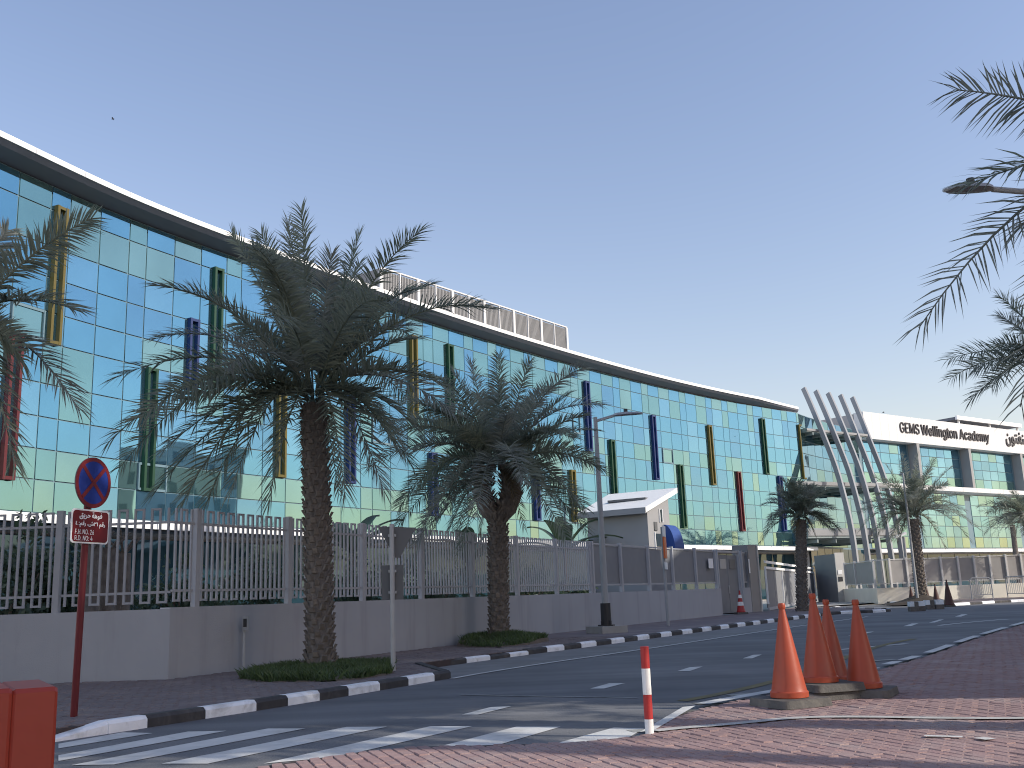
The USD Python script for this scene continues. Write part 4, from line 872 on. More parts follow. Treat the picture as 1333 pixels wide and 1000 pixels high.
mb = MB(); mb.bar([*k0, zs(Wd * .45) + 0.30], [*k1_, zs(Wd * .5) + 0.27], 0.35, 0.10); mb.build('roof_skylight', M['sign_back'], roof_)
def gable(name, u, z, w, h, mat):
    c0 = gr - nl * u + dl * 0.015; m_ = MB(); m_.frame_box((*c0, z), (*nl, 0), (*dl, 0), (0, 0, 1), (w, 0.05, h)); return m_.build(name, mat, gh)
for u, z, w, h in ((1.35, 4.55, 0.28, 0.5), (1.2, 3.45, 1.2, 0.55), (1.2, 2.85, 1.2, 0.35)):
    f_ = gable('window', u, z, w, h, M['window'])
    for q in (-1, 1):
        c0 = gr - nl * (u + q * w / 2) + dl * 0.02; m_ = MB(); m_.frame_box((*c0, z), (*nl, 0), (*dl, 0), (0, 0, 1), (0.05, 0.07, h + 0.1)); m_.build('window_frame', M['white'], f_)
gable('wall_plate', 0.75, 4.05, 0.3, 0.38, M['sign_back'])
aw = thing('blue_awning', 'curved blue awning on the right side of the guard house', 'awning')
mb = MB(); n = 10; V = []
for k in range(n + 1):
    a = math.pi / 2 * k / n
    for q in (1.5, 2.5):
        c0 = gr - nl * q + dl * (0.06 + 0.5 * math.sin(a)); V.append([*c0, 3.0 + 1.15 * math.cos(a)])
mb.raw(V, [[2 * k, 2 * k + 1, 2 * k + 3, 2 * k + 2] for k in range(n)])
for q in (0, 1):
    c0 = gr - nl * (1.5, 2.5)[q] + dl * 0.06
    mb.raw([[*c0, 3.0]] + [V[2 * k + q] for k in range(n + 1)], [[0, k + 1, k + 2] for k in range(n)])
mb.build('fabric', M['awning'], aw)
mb = MB(); mb.bar([*(gr - nl * 1.5 + dl * 0.56), 3.0], [*(gr - nl * 2.5 + dl * 0.56), 3.0], 0.05, 0.05); mb.build('frame_bar', M['galv'], aw)

# ------------------------------------------------------------------ street furniture
def lamp_post(name, label, base, h, arm_dir, arm, head, block=True):
    t_ = thing(name, label, 'street lamp', base)
    a = np.array([*arm_dir, 0.0]); a /= np.linalg.norm(a)
    mb = MB(); mb.tube([[0, 0, 0.0 if not block else 0.25], [0, 0, h]], [0.10, 0.06] if block else [0.075, 0.05], 12); mb.build('pole', M['lamp_grey'], t_)
    if block:
        mb = MB(); mb.box((0, 0, 0.09), (0.85, 0.85, 0.2), 0.5); mb.build('concrete_base', M['concrete'], t_)
        mb = MB(); mb.tube([[0, 0, 0.2], [0, 0, 0.82]], 0.145, 12); mb.tube([[0, 0, 0.185], [0, 0, 0.225]], 0.24, 8)
        for k in range(4): mb.tube([[.17 * math.cos(k * 1.57 + .6), .17 * math.sin(k * 1.57 + .6), .2], [.17 * math.cos(k * 1.57 + .6), .17 * math.sin(k * 1.57 + .6), .33]], 0.025, 6)
        mb.build('sleeve', M['black'], t_)
    mb = MB(); mb.tube([np.array([0, 0, h - 0.12]), a * arm * 0.5 + [0, 0, h - 0.06], a * arm + [0, 0, h]], 0.045, 8); mb.build('arm', M['lamp_grey'], t_)
    s = np.cross(a, (0, 0, 1)); mb = MB(); V = []
    prof = [(0, .06, .05), (.12, .12, .07), (.5, .16, .075), (.8, .13, .05), (1.0, .03, .02)]
    for t, w, hh in prof:
        c0 = a * (arm + t * head) + np.array([0, 0, h + 0.0])
        V += [c0 + s * w, c0 + s * w * .6 + [0, 0, hh], c0 - s * w * .6 + [0, 0, hh], c0 - s * w, c0 - [0, 0, .03]]
    mb.raw(V, [[k * 5 + j, k * 5 + (j + 1) % 5, k * 5 + 5 + (j + 1) % 5, k * 5 + 5 + j] for k in range(4) for j in range(5)]); mb.raw(V[:5], [[0, 1, 2], [0, 2, 3], [0, 3, 4]]); mb.raw(V[-5:], [[2, 1, 0], [3, 2, 0], [4, 3, 0]])
    hd = mb.build('lamp_head', M['lamp_grey'], t_)
    mb = MB(); c0 = a * (arm + 0.42 * head) + np.array([0, 0, h + 0.11]); mb.tube([c0 - [0, 0, .05], c0 + [0, 0, .06]], 0.06, 8); mb.build('sensor', M['black'], hd)
    return t_
lb = at(790, 824, WALK_Z)
top = at_depth(775, 548, lb[1])
lamp_post('street_lamp', 'grey street lamp on the left pavement with arm over the road', lb, top[2], (1.0, -0.25), 0.55, 0.85)
R_l = np.array([8.1, 13.6, 0.03])
hz = at_depth(1232, 254, 13.6)[2]
lamp_post('street_lamp', 'dark street lamp head reaching in among the palm fronds at right', R_l, hz + 0.02, (-1, -0.03), 8.1 - at_depth(1290, 245, 13.6)[0], 0.72)
lb4 = at(1194.5, 783, 0.1); lb4 = at_depth(1194.5, 780, 54.0)
lamp_post('street_lamp', 'thin grey lamp post in front of the palm at the gateway island', (lb4[0], lb4[1], 0.08), 6.9, (0.3, 1), 0.6, 0.6, block=False)
# short white yard lamp behind the right fence
yl = thing('yard_lamp', 'short white lamp post leaning over the sunlit fence by the entrance ribs', 'lamp', (*at_depth(1180, 735, 66.0)[:2], 0.05))
zt_ = at_depth(1171, 698, 66.0); z0_ = at_depth(1180, 735, 66.0)
mb = MB(); mb.tube([[0, 0, 0], [0, 0, z0_[2] - 1.2], [zt_[0] - z0_[0] + .25, 0, zt_[2] - 0.1]], 0.10, 8); mb.build('pole', M['steel'], yl)
mb = MB(); mb.frame_box((zt_[0] - z0_[0] + 0.05, 0, zt_[2]), (0.94, 0, 0.34), (0, 1, 0), (-0.34, 0, 0.94), (0.75, 0.35, 0.16)); mb.build('lamp_head', M['white'], yl)

# no stopping sign with fire hydrant plate
sb_ = at(96, 933, WALK_Z); yd = sb_[1]
sg = thing('no_stopping_sign', 'round blue and red no stopping sign over a red fire hydrant plate on red pole', 'road sign', sb_)
face = math.radians(73); fx = np.array([math.cos(face), math.sin(face), 0]); fn = np.array([math.sin(face), -math.cos(face), 0])
lean = at_depth(117, 610, yd) - at_depth(96, 933, yd)
tp = at_depth(117, 598, yd) - sb_; tilt = np.array([lean[0] / lean[2], 0, 0])
axis = lambda z: np.array([tilt[0] * z, 0, z])
zc_d = at_depth(116, 629, yd)[2] - WALK_Z; zc_p = at_depth(113, 686, yd)[2] - WALK_Z
mb = MB(); mb.tube([axis(-0.02), axis(zc_d + 0.2)], 0.038, 12); mb.build('pole', M['pole_red'], sg)
rd = 0.285
def disc(r0, r1, off, mat, name, parent, thick=0.004):
    m_ = MB(); n = 48; a = np.linspace(0, 2 * np.pi, n, endpoint=False)
    o = axis(zc_d) + fn * off
    ri = np.array([o + (fx * math.cos(t) + np.array([0, 0, 1]) * math.sin(t)) * r0 for t in a]); ro = np.array([o + (fx * math.cos(t) + np.array([0, 0, 1]) * math.sin(t)) * r1 for t in a])
    V = np.vstack([ri, ro, ri - fn * thick, ro - fn * thick])
    F = []
    for j in range(n):
        k = (j + 1) % n; F += [[j, k, n + k, n + j], [2 * n + k, 2 * n + j, 3 * n + j, 3 * n + k], [n + j, n + k, 3 * n + k, 3 * n + j]]
    m_.raw(V, F); return m_.build(name, mat, parent)
dk = disc(0.0001, rd, 0.060, M['sign_back'], 'disc', sg, 0.012)
disc(0.0001, rd - 0.045, 0.064, M['sign_blue'], 'blue_field', dk)
disc(rd - 0.045, rd, 0.066, M['sign_red'], 'red_ring', dk)
for sgn in (-1, 1):
    u = (fx * sgn + np.array([0, 0, 1])) / math.sqrt(2); w = np.cross(u, fn); mb = MB(); off = 0.0672 + 0.0012 * sgn
    mb.frame_box(axis(zc_d) + fn * off, u, w, fn, (2 * rd - 0.09, 0.045, 0.002)); mb.build('red_bar', M['sign_red'], dk)
pw, ph = 0.60, 0.375
def rrect(w, h, r, n=6):
    pts = []
    for cx, cy, a0 in ((w / 2 - r, h / 2 - r, 0), (-w / 2 + r, h / 2 - r, 90), (-w / 2 + r, -h / 2 + r, 180), (w / 2 - r, -h / 2 + r, 270)):
        for k in range(n + 1): a = math.radians(a0 + 90 * k / n); pts.append((cx + r * math.cos(a), cy + r * math.sin(a)))
    return pts
def on_plate(tm, off, dx, dz):
    v = np.asarray(tm.vertices); return axis(zc_p) + fn * off + (v[:, :1] + dx) * fx + (v[:, 1:2] + dz) * np.array([0, 0, 1.0]) + v[:, 2:] * fn, np.asarray(tm.faces)
for nm, w, h, off, mat in (('plate', pw, ph, 0.050, 'sign_white'), ('red_panel', pw - 0.035, ph - 0.035, 0.060, 'sign_red')):
    t_ = trimesh.creation.extrude_polygon(Polygon(rrect(w, h, 0.045)), 0.008 if nm == 'plate' else 0.003, engine='earcut'); mb = MB(); mb.raw(*on_plate(t_, off, 0, 0)); pl_ = mb.build(nm, M[mat], sg if nm == 'plate' else pl_)
def letter(tm, w, dx, dz, right=False):
    b_ = tm.bounds; k = w / (b_[1][0] - b_[0][0]); tm.apply_translation([-b_[0][0] if not right else -b_[1][0], 0, 0]); tm.apply_scale([k, 1, 1])
    m_ = MB(); m_.raw(*on_plate(tm, 0.0635, dx, dz)); return m_.build('lettering', M['sign_white'], pl_)
def ar(key, h):
    t_ = outline_mesh(AR[key], h, 0.0015); return t_
letter(ar('hariq', 0.078), 0.36, -0.185, 0.073)
letter(ar('raqm', 0.060), 0.47, -0.24, -0.015)
letter(meshkit.text_mesh('F.H. NO. 26', 0.052, 0.0015), 0.30, -0.245, -0.088)
letter(meshkit.text_mesh('R.D. NO: 4', 0.052, 0.0015), 0.28, -0.245, -0.158)

# back of a give way sign
bs = at(512, 873, WALK_Z); bz = thing('road_sign_back', 'grey back of a triangular road sign with a plate below, beside the palm', 'road sign', bs)
ztop = at_depth(508, 684, bs[1])[2] - WALK_Z
mb = MB(); mb.tube([[0, 0, -.02], [0, 0, ztop + 0.02]], 0.04, 10); mb.build('pole', M['galv'], bz)
def fl(px, py): p = at_depth(px, py, bs[1]); return (p[0] - bs[0], p[2] - WALK_Z)
tri = [fl(491, 685.5), fl(541, 686.5), fl(520, 726), fl(514, 726)]
V = [[x, 0.06, z] for x, z in tri] + [[x, 0.075, z] for x, z in tri]
mb = MB(); mb.raw(V, [[0, 1, 2, 3], [7, 6, 5, 4], [0, 4, 5, 1], [1, 5, 6, 2], [2, 6, 7, 3], [3, 7, 4, 0]]); mb.build('triangle_plate', M['sign_back'], bz)
x0, z0 = fl(496, 781.5); x1, z1 = fl(524, 735)
mb = MB(); mb.frame_box(((x0 + x1) / 2, 0.065, (z0 + z1) / 2), (1, 0, 0), (0, 1, 0), (0, 0, 1), (x1 - x0, 0.015, z1 - z0)); mb.build('lower_plate', M['sign_back'], bz)
mb = MB()
for z in (z0 + .12, z1 - .1, fl(515, 697)[1]): mb.frame_box((0, 0.03, z), (1, 0, 0), (0, 1, 0), (0, 0, 1), (0.13, 0.07, 0.04))
mb.build('clamp', M['galv'], bz)
# edge-on orange sign
os_ = at(870, 815, WALK_Z); ob = thing('orange_sign', 'orange and white sign seen almost edge on, on a dark pole before the guard house', 'road sign', os_)
zo0, zo1 = at_depth(868, 731, os_[1])[2] - WALK_Z, at_depth(866, 686, os_[1])[2] - WALK_Z
mb = MB(); mb.tube([[0, 0, -.02], [0, 0, zo1]], 0.05, 10); mb.build('pole', M['lamp_grey'], ob)
dn = np.array([0.24, 0.97, 0]); dn /= np.linalg.norm(dn); dq = np.array([dn[1], -dn[0], 0])
mb = MB(); mb.frame_box(np.array([0, 0, zo0 * .6 + zo1 * .4]) + dq * 0.06, dn, dq, (0, 0, 1), (0.62, 0.05, (zo1 - zo0) * .62)); mb.build('orange_plate', M['orange_sign'], ob)
mb = MB(); mb.frame_box(np.array([0, 0, zo1 - 0.15]) + dq * 0.06, dn, dq, (0, 0, 1), (0.62, 0.05, 0.36)); mb.build('white_plate', M['sign_white'], ob)
mb = MB(); mb.frame_box(np.array([0, 0, zo0 - 0.14]) + dq * 0.06, dn, dq, (0, 0, 1), (0.5, 0.05, 0.22)); mb.build('lower_plate', M['sign_white'], ob)
# meter box on a thin post
mp = at(317, 873, WALK_Z); mb_ = thing('meter_post', 'thin grey post with small box close to the wall, left of the palm', 'post', mp)
zb_ = at_depth(319, 804, mp[1])[2] - WALK_Z
mb = MB(); mb.tube([[0, 0, -.02], [0, 0, zb_ - .05]], 0.024, 8); mb.build('post', M['galv'], mb_)
mb = MB(); mb.box((0.03, -0.02, zb_ - 0.1), (0.09, 0.10, 0.24)); bx_ = mb.build('box', M['lamp_grey'], mb_)
mb = MB(); mb.box((0.03, -0.075, zb_ - 0.09), (0.06, 0.01, 0.14)); mb.build('cover', M['black'], bx_)

# red and white bollard
bo = at(846, 959.5, 0.0); bd = thing('bollard', 'red and white striped post at the crossing corner', 'bollard', bo)
zz = [0.0] + [at_depth(846, y, bo[1])[2] for y in (936, 904, 870, 841)]
for i in range(4):
    mb = MB(); r_ = 0.037; a, b = zz[i], zz[i + 1]
    pr = [(r_, a if i else 0.0), (r_, b)] if i < 3 else [(r_, a), (r_, b - 0.006), (r_ - 0.006, b), (0.001, b)]
    mb.lathe(pr, 28); mb.build('band', M['bol_white'] if i % 2 == 0 else M['bol_red'], bd, smooth=40)

# ------------------------------------------------------------------ traffic cones
def cone(label, loc, h=1.0, rot=0.3, plate=0.62, lift=0.0, stack=0, name='traffic_cone', mats=('cone', 'rubber'), group='orange traffic cones at the road edge', lean=(0, 0)):
    t_ = thing(name, label, 'traffic cone', loc, rot, group=group)
    z = 0.0
    for k in range(stack + 1):
        mb = MB(); pf = rrect(plate, plate, 0.07); pg_ = trimesh.creation.extrude_polygon(Polygon(pf), 0.075, engine='earcut'); v = pg_.vertices.copy(); hi = v[:, 2] > 0.05; v[hi, :2] *= 0.955; pg_.vertices = v
        pg_.apply_translation([0.04 * k, -0.03 * k, z + 0.001]); mb.tm(pg_); mb.build('base_plate', M[mats[1]], t_); z += 0.082
    H = h - 0.078; R0 = 0.178 * (h + .0)
    prof = [(R0 + .012, z), (R0 + .012, z + .05), (R0 + .004, z + .058), (R0 - .004, z + 0.066)]
    for k in range(1, 12): t = k / 12; prof.append((R0 * (1 - t) + 0.033 * t - 0.004, z + 0.066 + (H - 0.13) * t))
    prof += [(0.029, z + H - 0.062), (0.037, z + H - 0.05), (0.038, z + H - 0.018), (0.030, z + H), (0.018, z + H), (0.016, z + H - 0.03)]
    P_ = np.array(prof); mb = MB(); mb.lathe(P_, 40)
    v = mb.v[0]; zz_ = (v[:, 2] - z) / H; v[:, 0] += lean[0] * zz_; v[:, 1] += lean[1] * zz_
    mb.build('cone_body', M[mats[0]], t_, smooth=35); return t_
cz = 0.033
c1 = at(1029, 918, cz); c2 = at(1070, 908, cz); c3 = at(1086, 896, cz); c4 = at(1126, 905, cz)
cone('front orange traffic cone on a thin square plate, leftmost of four', c1, 1.0, 0.42)
cone('tallest orange traffic cone, standing on a stack of two plates', c2, 1.0, 0.30, stack=1)
cone('orange traffic cone half hidden behind the stacked one', c3, 1.0, 0.9)
cone('rightmost orange traffic cone with a flat round worn look at its plate', c4, 1.0, 1.05)
gc = wall_path.at(wall_path.find(951, 0.5), 0.45, WALK_Z)
g_ = cone('small red and white traffic cone in front of the pedestrian gate', gc, 1.0, 0.2, plate=0.5, mats=('bol_red', 'rubber'), group=None)
for z0_, z1_ in ((0.36, 0.52), (0.68, 0.82)):
    mb = MB(); f_ = lambda z: 0.178 * (1 - (z - .145) / .86) + 0.033 * (z - .145) / .86 + 0.004
    mb.lathe([(f_(z0_), z0_), (f_(z1_), z1_)], 24); mb.build('white_band', M['bol_white'], g_)
for i, (px, py) in enumerate([(1187.5, 786), (1208, 786), (1220, 787.5), (1236, 790)]):
    p_ = at(px, py, 0.004); cone(['far dark traffic cone left of the island palm trunk', 'far dark traffic cone just right of the island palm trunk', 'far dark traffic cone, second from right on the island', 'tall far dark traffic cone, rightmost at the island kerb'][i], p_, [1.0, 1.0, 1.05, 1.25][i], 0.2, 0.45, mats=('cone_far', 'rubber'), group='dark cones at the far island')
for i, (px, py) in enumerate([(1189.5, 796), (1198, 795.5), (1210, 793.5), (1222.5, 793)]):
    p_ = at(px, py, 0.004); t_ = thing('painted_block', ['leftmost', 'second', 'third', 'rightmost'][i] + ' of four small brown and white painted blocks by the island kerb', 'block', p_, group='painted blocks by the island')
    for zk in range(2):
        for xk in range(2):
            mb = MB(); mb.box((-.09 + .18 * xk, 0, .1 + .2 * zk), (.178, .3, .198)); mb.build('painted_face', M['kerb_white'] if (zk and xk == 0) or (zk and i % 2) else M['trunk'], t_)
# crowd barriers on the right
for i, (xa, xb) in enumerate([(1266, 1293.5), (1313, 1342)]):
    a, b = at_depth(xa, 783, 59.2 + i), at_depth(xb, 783, 59.0 - 2.5 * i); a[2] = b[2] = 0.1
    t_ = thing('crowd_barrier', ['steel crowd barrier in front of the sunlit wall', 'steel crowd barrier at the right edge by the far pavement'][i], 'barrier', a, group=None)
    d_ = b - a; L_ = np.linalg.norm(d_); d_ /= L_
    mb = MB(); mb.tube([[0, 0, 0], [0, 0, 1.1], d_ * 0.12 + [0, 0, 1.2], d_ * (L_ - .12) + [0, 0, 1.2], d_ * L_ + [0, 0, 1.1], d_ * L_], 0.035, 8); mb.bar(d_ * .03 + [0, 0, .25], d_ * (L_ - .03) + [0, 0, .25], .04, .04); mb.build('frame', M['lamp_grey'], t_)
    for k in range(1, 12):
        c0 = d_ * L_ * k / 12; mb = MB(); mb.tube([c0 + [0, 0, .26], c0 + [0, 0, 1.18]], 0.014, 6, cap=False); mb.build('upright', M['galv'], t_)
# orange water barrier close to the camera
wb = thing('water_barrier', 'orange plastic road barrier close by at the lower left corner', 'barrier')
bx = at_depth(79, 893, 2.95); bl = at_depth(-160, 905, 2.72)
W_ = np.linalg.norm((bx - bl)[:2]); dx_ = (bx - bl); dx_[2] = 0; dx_ /= np.linalg.norm(dx_); nx_ = np.array([dx_[1], -dx_[0], 0]); H_ = bx[2]
prof = [(0.26, 0.0), (0.26, 0.16), (0.225, 0.20), (0.215, H_ - 0.012), (0.205, H_)]
def barrier_piece(u0, u1, inset):
    m_ = MB(); V = []
    for u in (u0, u0 + 0.008, u1 - 0.008, u1):
        k = 0.005 if u in (u0, u1) else 0
        for w, z in prof + [(-w, z) for w, z in prof[::-1]]:
            V.append(np.array([bl[0], bl[1], 0]) + dx_ * u - nx_ * 0.26 + nx_ * (w - np.sign(w) * (inset + k)) + [0, 0, z - (inset + k) * (z > .2)])
    n = 10; m_.raw(V, [[k * n + j, (k + 1) * n + j, (k + 1) * n + (j + 1) % n, k * n + (j + 1) % n] for k in range(3) for j in range(n)])
    for k, fl_ in ((0, 1), (3, -1)): m_.raw(V[k * n:(k + 1) * n], [[j, n - 1 - j, n - 2 - j, j + 1] for j in range(4)])
    return m_
ux = W_ - (at_depth(79, 893, 2.95)[0] - at_depth(25, 893, 2.95)[0])
barrier_piece(0.0, ux, 0.0).build('shell', M['barrier'], wb, smooth=30)
barrier_piece(ux + 0.001, W_, 0.004).build('end_shell', M['barrier'], wb, smooth=30)
mb = MB(); c0 = np.array([bl[0], bl[1], 0]) + dx_ * (ux * .5) - nx_ * .26; mb.tube([c0 + [0, 0, H_ - .02], c0 + [0, 0, H_ + .015]], .05, 12); mb.build('filler_cap', M['barrier'], wb)

# birds
for px, py, y, lb_ in ((147, 155, 60, 'tiny dark bird in the sky at upper left'), (1150, 537, 90, 'tiny dark bird in the sky above the name board')):
    p_ = at_depth(px, py, y); t_ = thing('bird', lb_, 'bird', p_)
    mb = MB(); mb.tm(trimesh.creation.icosphere(1, 1.0).apply_scale([.10, .04, .04])); mb.build('body', M['bird'], t_)
    for sgn in (-1, 1):
        mb = MB(); mb.raw([[.05, 0, .02], [-.04, 0, .02], [-.03, .14 * sgn, .06], [.03, .14 * sgn, .06], [-.05, .24 * sgn, .02]], [[0, 1, 2], [0, 2, 3], [3, 2, 4]]); mb.build('wing', M['bird'], t_)

# ------------------------------------------------------------------ date palms
def frond_mesh(P0, P1, P2, n=62, leaf=0.42, width=0.036, rng=None, vee=0.55, droop=0.25, bare=0.14, r0=0.022, twist=0.0):
    """a feather frond along a bent stalk: rachis and two rows of narrow folded leaflets; returns a mesh"""
    P0, P1, P2 = (np.asarray(p, float) for p in (P0, P1, P2))
    B = lambda t: (1 - t)[:, None] ** 2 * P0 + 2 * ((1 - t) * t)[:, None] * P1 + t[:, None] ** 2 * P2
    D = lambda t: 2 * (1 - t)[:, None] * (P1 - P0) + 2 * t[:, None] * (P2 - P1)
    mb = MB(); tt = np.linspace(0, 1, 10); mb.tube(B(tt), np.linspace(r0, 0.005, 10), 5)
    t = np.repeat(np.linspace(bare, 0.995, n), 2) + rng.normal(0, 0.004, 2 * n); t = np.clip(t, bare, 1); side = np.tile([-1.0, 1.0], n)
    p = B(t); T = D(t); T /= np.linalg.norm(T, axis=1, keepdims=True)
    S = np.cross(T, [0, 0, 1.0]); nS = np.linalg.norm(S, axis=1, keepdims=True); S = np.where(nS > 0.15, S / np.maximum(nS, 1e-6), [1.0, 0, 0]); S -= T * (S * T).sum(1, keepdims=True); S /= np.linalg.norm(S, axis=1, keepdims=True)
    N = np.cross(S, T)
    tw = (twist * np.clip(t * 1.6, 0, 1))[:, None]; S, N = S * np.cos(tw) + N * np.sin(tw), N * np.cos(tw) - S * np.sin(tw)
    ang = np.radians(np.interp(t, [bare, .35, .8, 1], [70, 62, 50, 26])) + rng.normal(0, 0.09, 2 * n)
    v = vee * np.interp(t, [0, 1], [1.1, 0.6]) + rng.normal(0, 0.22, 2 * n)
    L = leaf * np.interp(t, [bare, .25, .55, .85, 1], [.6, 1.0, 1.0, .88, .62]) * rng.uniform(.85, 1.12, 2 * n)
    d = T * np.cos(ang)[:, None] + np.sin(ang)[:, None] * (S * side[:, None] * np.cos(v)[:, None] + N * np.sin(v)[:, None])
    d /= np.linalg.norm(d, axis=1, keepdims=True)
    w = np.cross(d, N); w /= np.maximum(np.linalg.norm(w, axis=1, keepdims=True), 1e-6)
    roll = rng.normal(0, 0.5, 2 * n)[:, None]; u2 = np.cross(w, d); w = w * np.cos(roll) + u2 * np.sin(roll)
    g_ = np.array([0, 0, -1.0]) * (droop * L)[:, None]
    a = p; b = p + d * (L * .45)[:, None] + g_ * .12; c = p + d * L[:, None] + g_ * .8
    W = (width * np.interp(t, [0, .5, 1], [.9, 1, .6]))[:, None]
    V = np.stack([a - w * W * .35, a + w * W * .35, b + w * W * .5, b - w * W * .5, c], 1)
    k = len(t); F = np.array([[0, 1, 2], [0, 2, 3], [3, 2, 4]])[None] + (np.arange(k) * 5)[:, None, None]
    mb.raw(V.reshape(-1, 3), F.reshape(-1, 3)); return mb

def palm(label, base, crown, r_base, r_top, tips, n_fill, reach, seed, group='date palms along the road', leaf=0.42, nl=62, fork=False, fill_mask=None, scales=True, dry=2, leafmats=('leaf', 'leaf_grey'), droop_fill=(-0.55, 0.75), vee=0.55, lw=0.034, twisted=False):
    rng = np.random.default_rng(seed); base, crown = np.asarray(base, float), np.asarray(crown, float)
    t_ = thing('date_palm', label, 'palm tree', base, group=group); cz_ = crown - base; Hh = cz_[2]
    if fork: zs_, top = np.linspace(0, Hh * fork, 14), Hh * fork
    else: zs_, top = np.linspace(0, Hh - 0.15, 20), Hh - 0.15
    ax_ = lambda z: np.array([cz_[0] * (z / Hh) ** 1.3, cz_[1] * (z / Hh) ** 1.3, z])
    rad = lambda z: np.interp(z, [0, 0.25, 0.5, Hh * .55, Hh], [r_base * 1.12, r_base, r_base * .93, (r_base + r_top) / 2, r_top])
    mb = MB(); mb.tube([ax_(z) for z in zs_], [rad(z) * (0.93 + 0.05 * rng.random()) for z in zs_], 14); mb.build('trunk', M['trunk'], t_, smooth=60)
    if scales:                                                   # old leaf bases in spirals round the trunk
        sb2 = MB(); z = 0.03; i = 0; dz = 0.022
        def wedge(c0, out, tang, s, lift):
            up = np.array([0, 0, 1.0]) * .92 + out * .38; up /= np.linalg.norm(up); nn = np.cross(tang, up)
            if nn @ out < 0: nn = -nn
            w_, h_, th = s * rng.uniform(.85, 1.15), s * rng.uniform(.9, 1.3), s * .38
            V = [c0 - tang * w_ * .5 - up * h_ * .4, c0 + tang * w_ * .5 - up * h_ * .4, c0 + tang * w_ * .36 + up * h_ * .5, c0 - tang * w_ * .36 + up * h_ * .5,
                 c0 - tang * w_ * .34 - up * h_ * .2 + nn * th * .7, c0 + tang * w_ * .34 - up * h_ * .2 + nn * th * .7, c0 + tang * w_ * .28 + up * h_ * .55 + nn * th, c0 - tang * w_ * .28 + up * h_ * .55 + nn * th]
            sb2.raw(V, [[0, 1, 5, 4], [1, 2, 6, 5], [2, 3, 7, 6], [3, 0, 4, 7], [4, 5, 6, 7]])
        while z < top:
            a = i * 2.39996; r_ = rad(z) * 0.97; out = np.array([math.cos(a), math.sin(a), 0]); tang = np.array([-out[1], out[0], 0])
            wedge(ax_(z) + out * r_, out, tang, r_ * .55, 0); z += dz * (r_base / 0.3) * .9; i += 1
        tag(sb2.build('leaf_bases', M['boots'], t_), kind='stuff')
    cr0 = cz_.copy()
    if fork:                                                     # thick boots spreading under the crown, with a gap of light between
        f0 = ax_(top - 0.05)
        for sg_, rr_ in ((-1, .25), (1, .27)):
            mid = f0 + np.array([sg_ * .36, .02, (Hh - top) * .5]); end = cz_ + np.array([sg_ * .34, 0, .05])
            mb = MB(); mb.tube([f0, f0 * .5 + mid * .5 + [sg_ * .06, 0, -.02], mid, end], [r_base * .75, .25, rr_, rr_ * 1.05], 12); mb.build('trunk', M['trunk'], t_, smooth=60)
            bb = MB()
            for q in range(150):
                u = rng.random(); c0 = (f0 * (1 - u) + mid * u) if u < .5 else mid * (2 - 2 * u) + end * (2 * u - 1); c0 = f0 + (mid - f0) * min(1, u * 2) + (end - mid) * max(0, u * 2 - 1)
                a = rng.uniform(0, 6.28); out = np.array([math.cos(a), math.sin(a), 0]); tang = np.array([-out[1], out[0], 0]); upv = np.array([0, 0, 1.]) * .85 + out * .5
                c1 = c0 + out * (rr_ * .9); s_ = .13
                bb.raw([c1 - tang * s_ * .5 - upv * s_ * .5, c1 + tang * s_ * .5 - upv * s_ * .5, c1 + tang * s_ * .3 + upv * s_ * .9 + out * .05, c1 - tang * s_ * .3 + upv * s_ * .9 + out * .05, c1 + out * .06], [[0, 1, 4], [1, 2, 4], [2, 3, 4], [3, 0, 4]])
            tag(bb.build('leaf_bases', M['boots'], t_), kind='stuff')
    def add(tipw, bulge, mat, n=None, lf=None, dr=0.25, ve=None, tw=None):
        tip = tipw - base; d = tip - cz_; Lr = np.linalg.norm(d)
        b0 = cr0 + np.array([*(d[:2] / max(np.linalg.norm(d[:2]), .01) * .14), rng.uniform(-.1, .15)])
        mid = cr0 + d * .5 + np.array([0, 0, bulge * Lr])
        mb = frond_mesh(b0, mid, tip, n=n or nl, leaf=lf or leaf, rng=rng, droop=dr, vee=vee if ve is None else ve, width=lw, twist=rng.normal(0, .55) if tw is None else tw); mb.build('frond', M[mat], t_)
    for tp in tips:
        tipw, bulge = tp[0], tp[1]; add(np.asarray(tipw, float), bulge, leafmats[int(rng.random() < .4)], lf=(tp[2] if len(tp) > 2 else None), tw=(rng.choice([-1, 1]) * rng.uniform(.5, 1.1) if twisted else None))
    k = 0
    while k < n_fill:
        a = rng.uniform(0, 2 * np.pi); e = rng.uniform(*droop_fill); L = reach * rng.uniform(.75, 1.05)
        dv = np.array([math.cos(a) * math.cos(e), math.sin(a) * math.cos(e), math.sin(e)])
        tipw = crown + dv * L
        if fill_mask is not None and not fill_mask(tipw): continue
        add(tipw, 0.30 * math.cos(e) + .03, leafmats[int(rng.random() < .45)]); k += 1
    for k in range(dry):                                         # dry hanging fronds under the crown
        a = rng.uniform(0, 2 * np.pi); L = reach * .55; tipw = crown + np.array([math.cos(a) * L * .55, math.sin(a) * L * .55, -L * .85])
        if fill_mask is not None and not fill_mask(tipw): continue
        add(tipw, .42, 'leaf_dry', n=36, lf=.28, dr=.6)
    return t_
def tip(px, py, y): return at_depth(px, py, y)

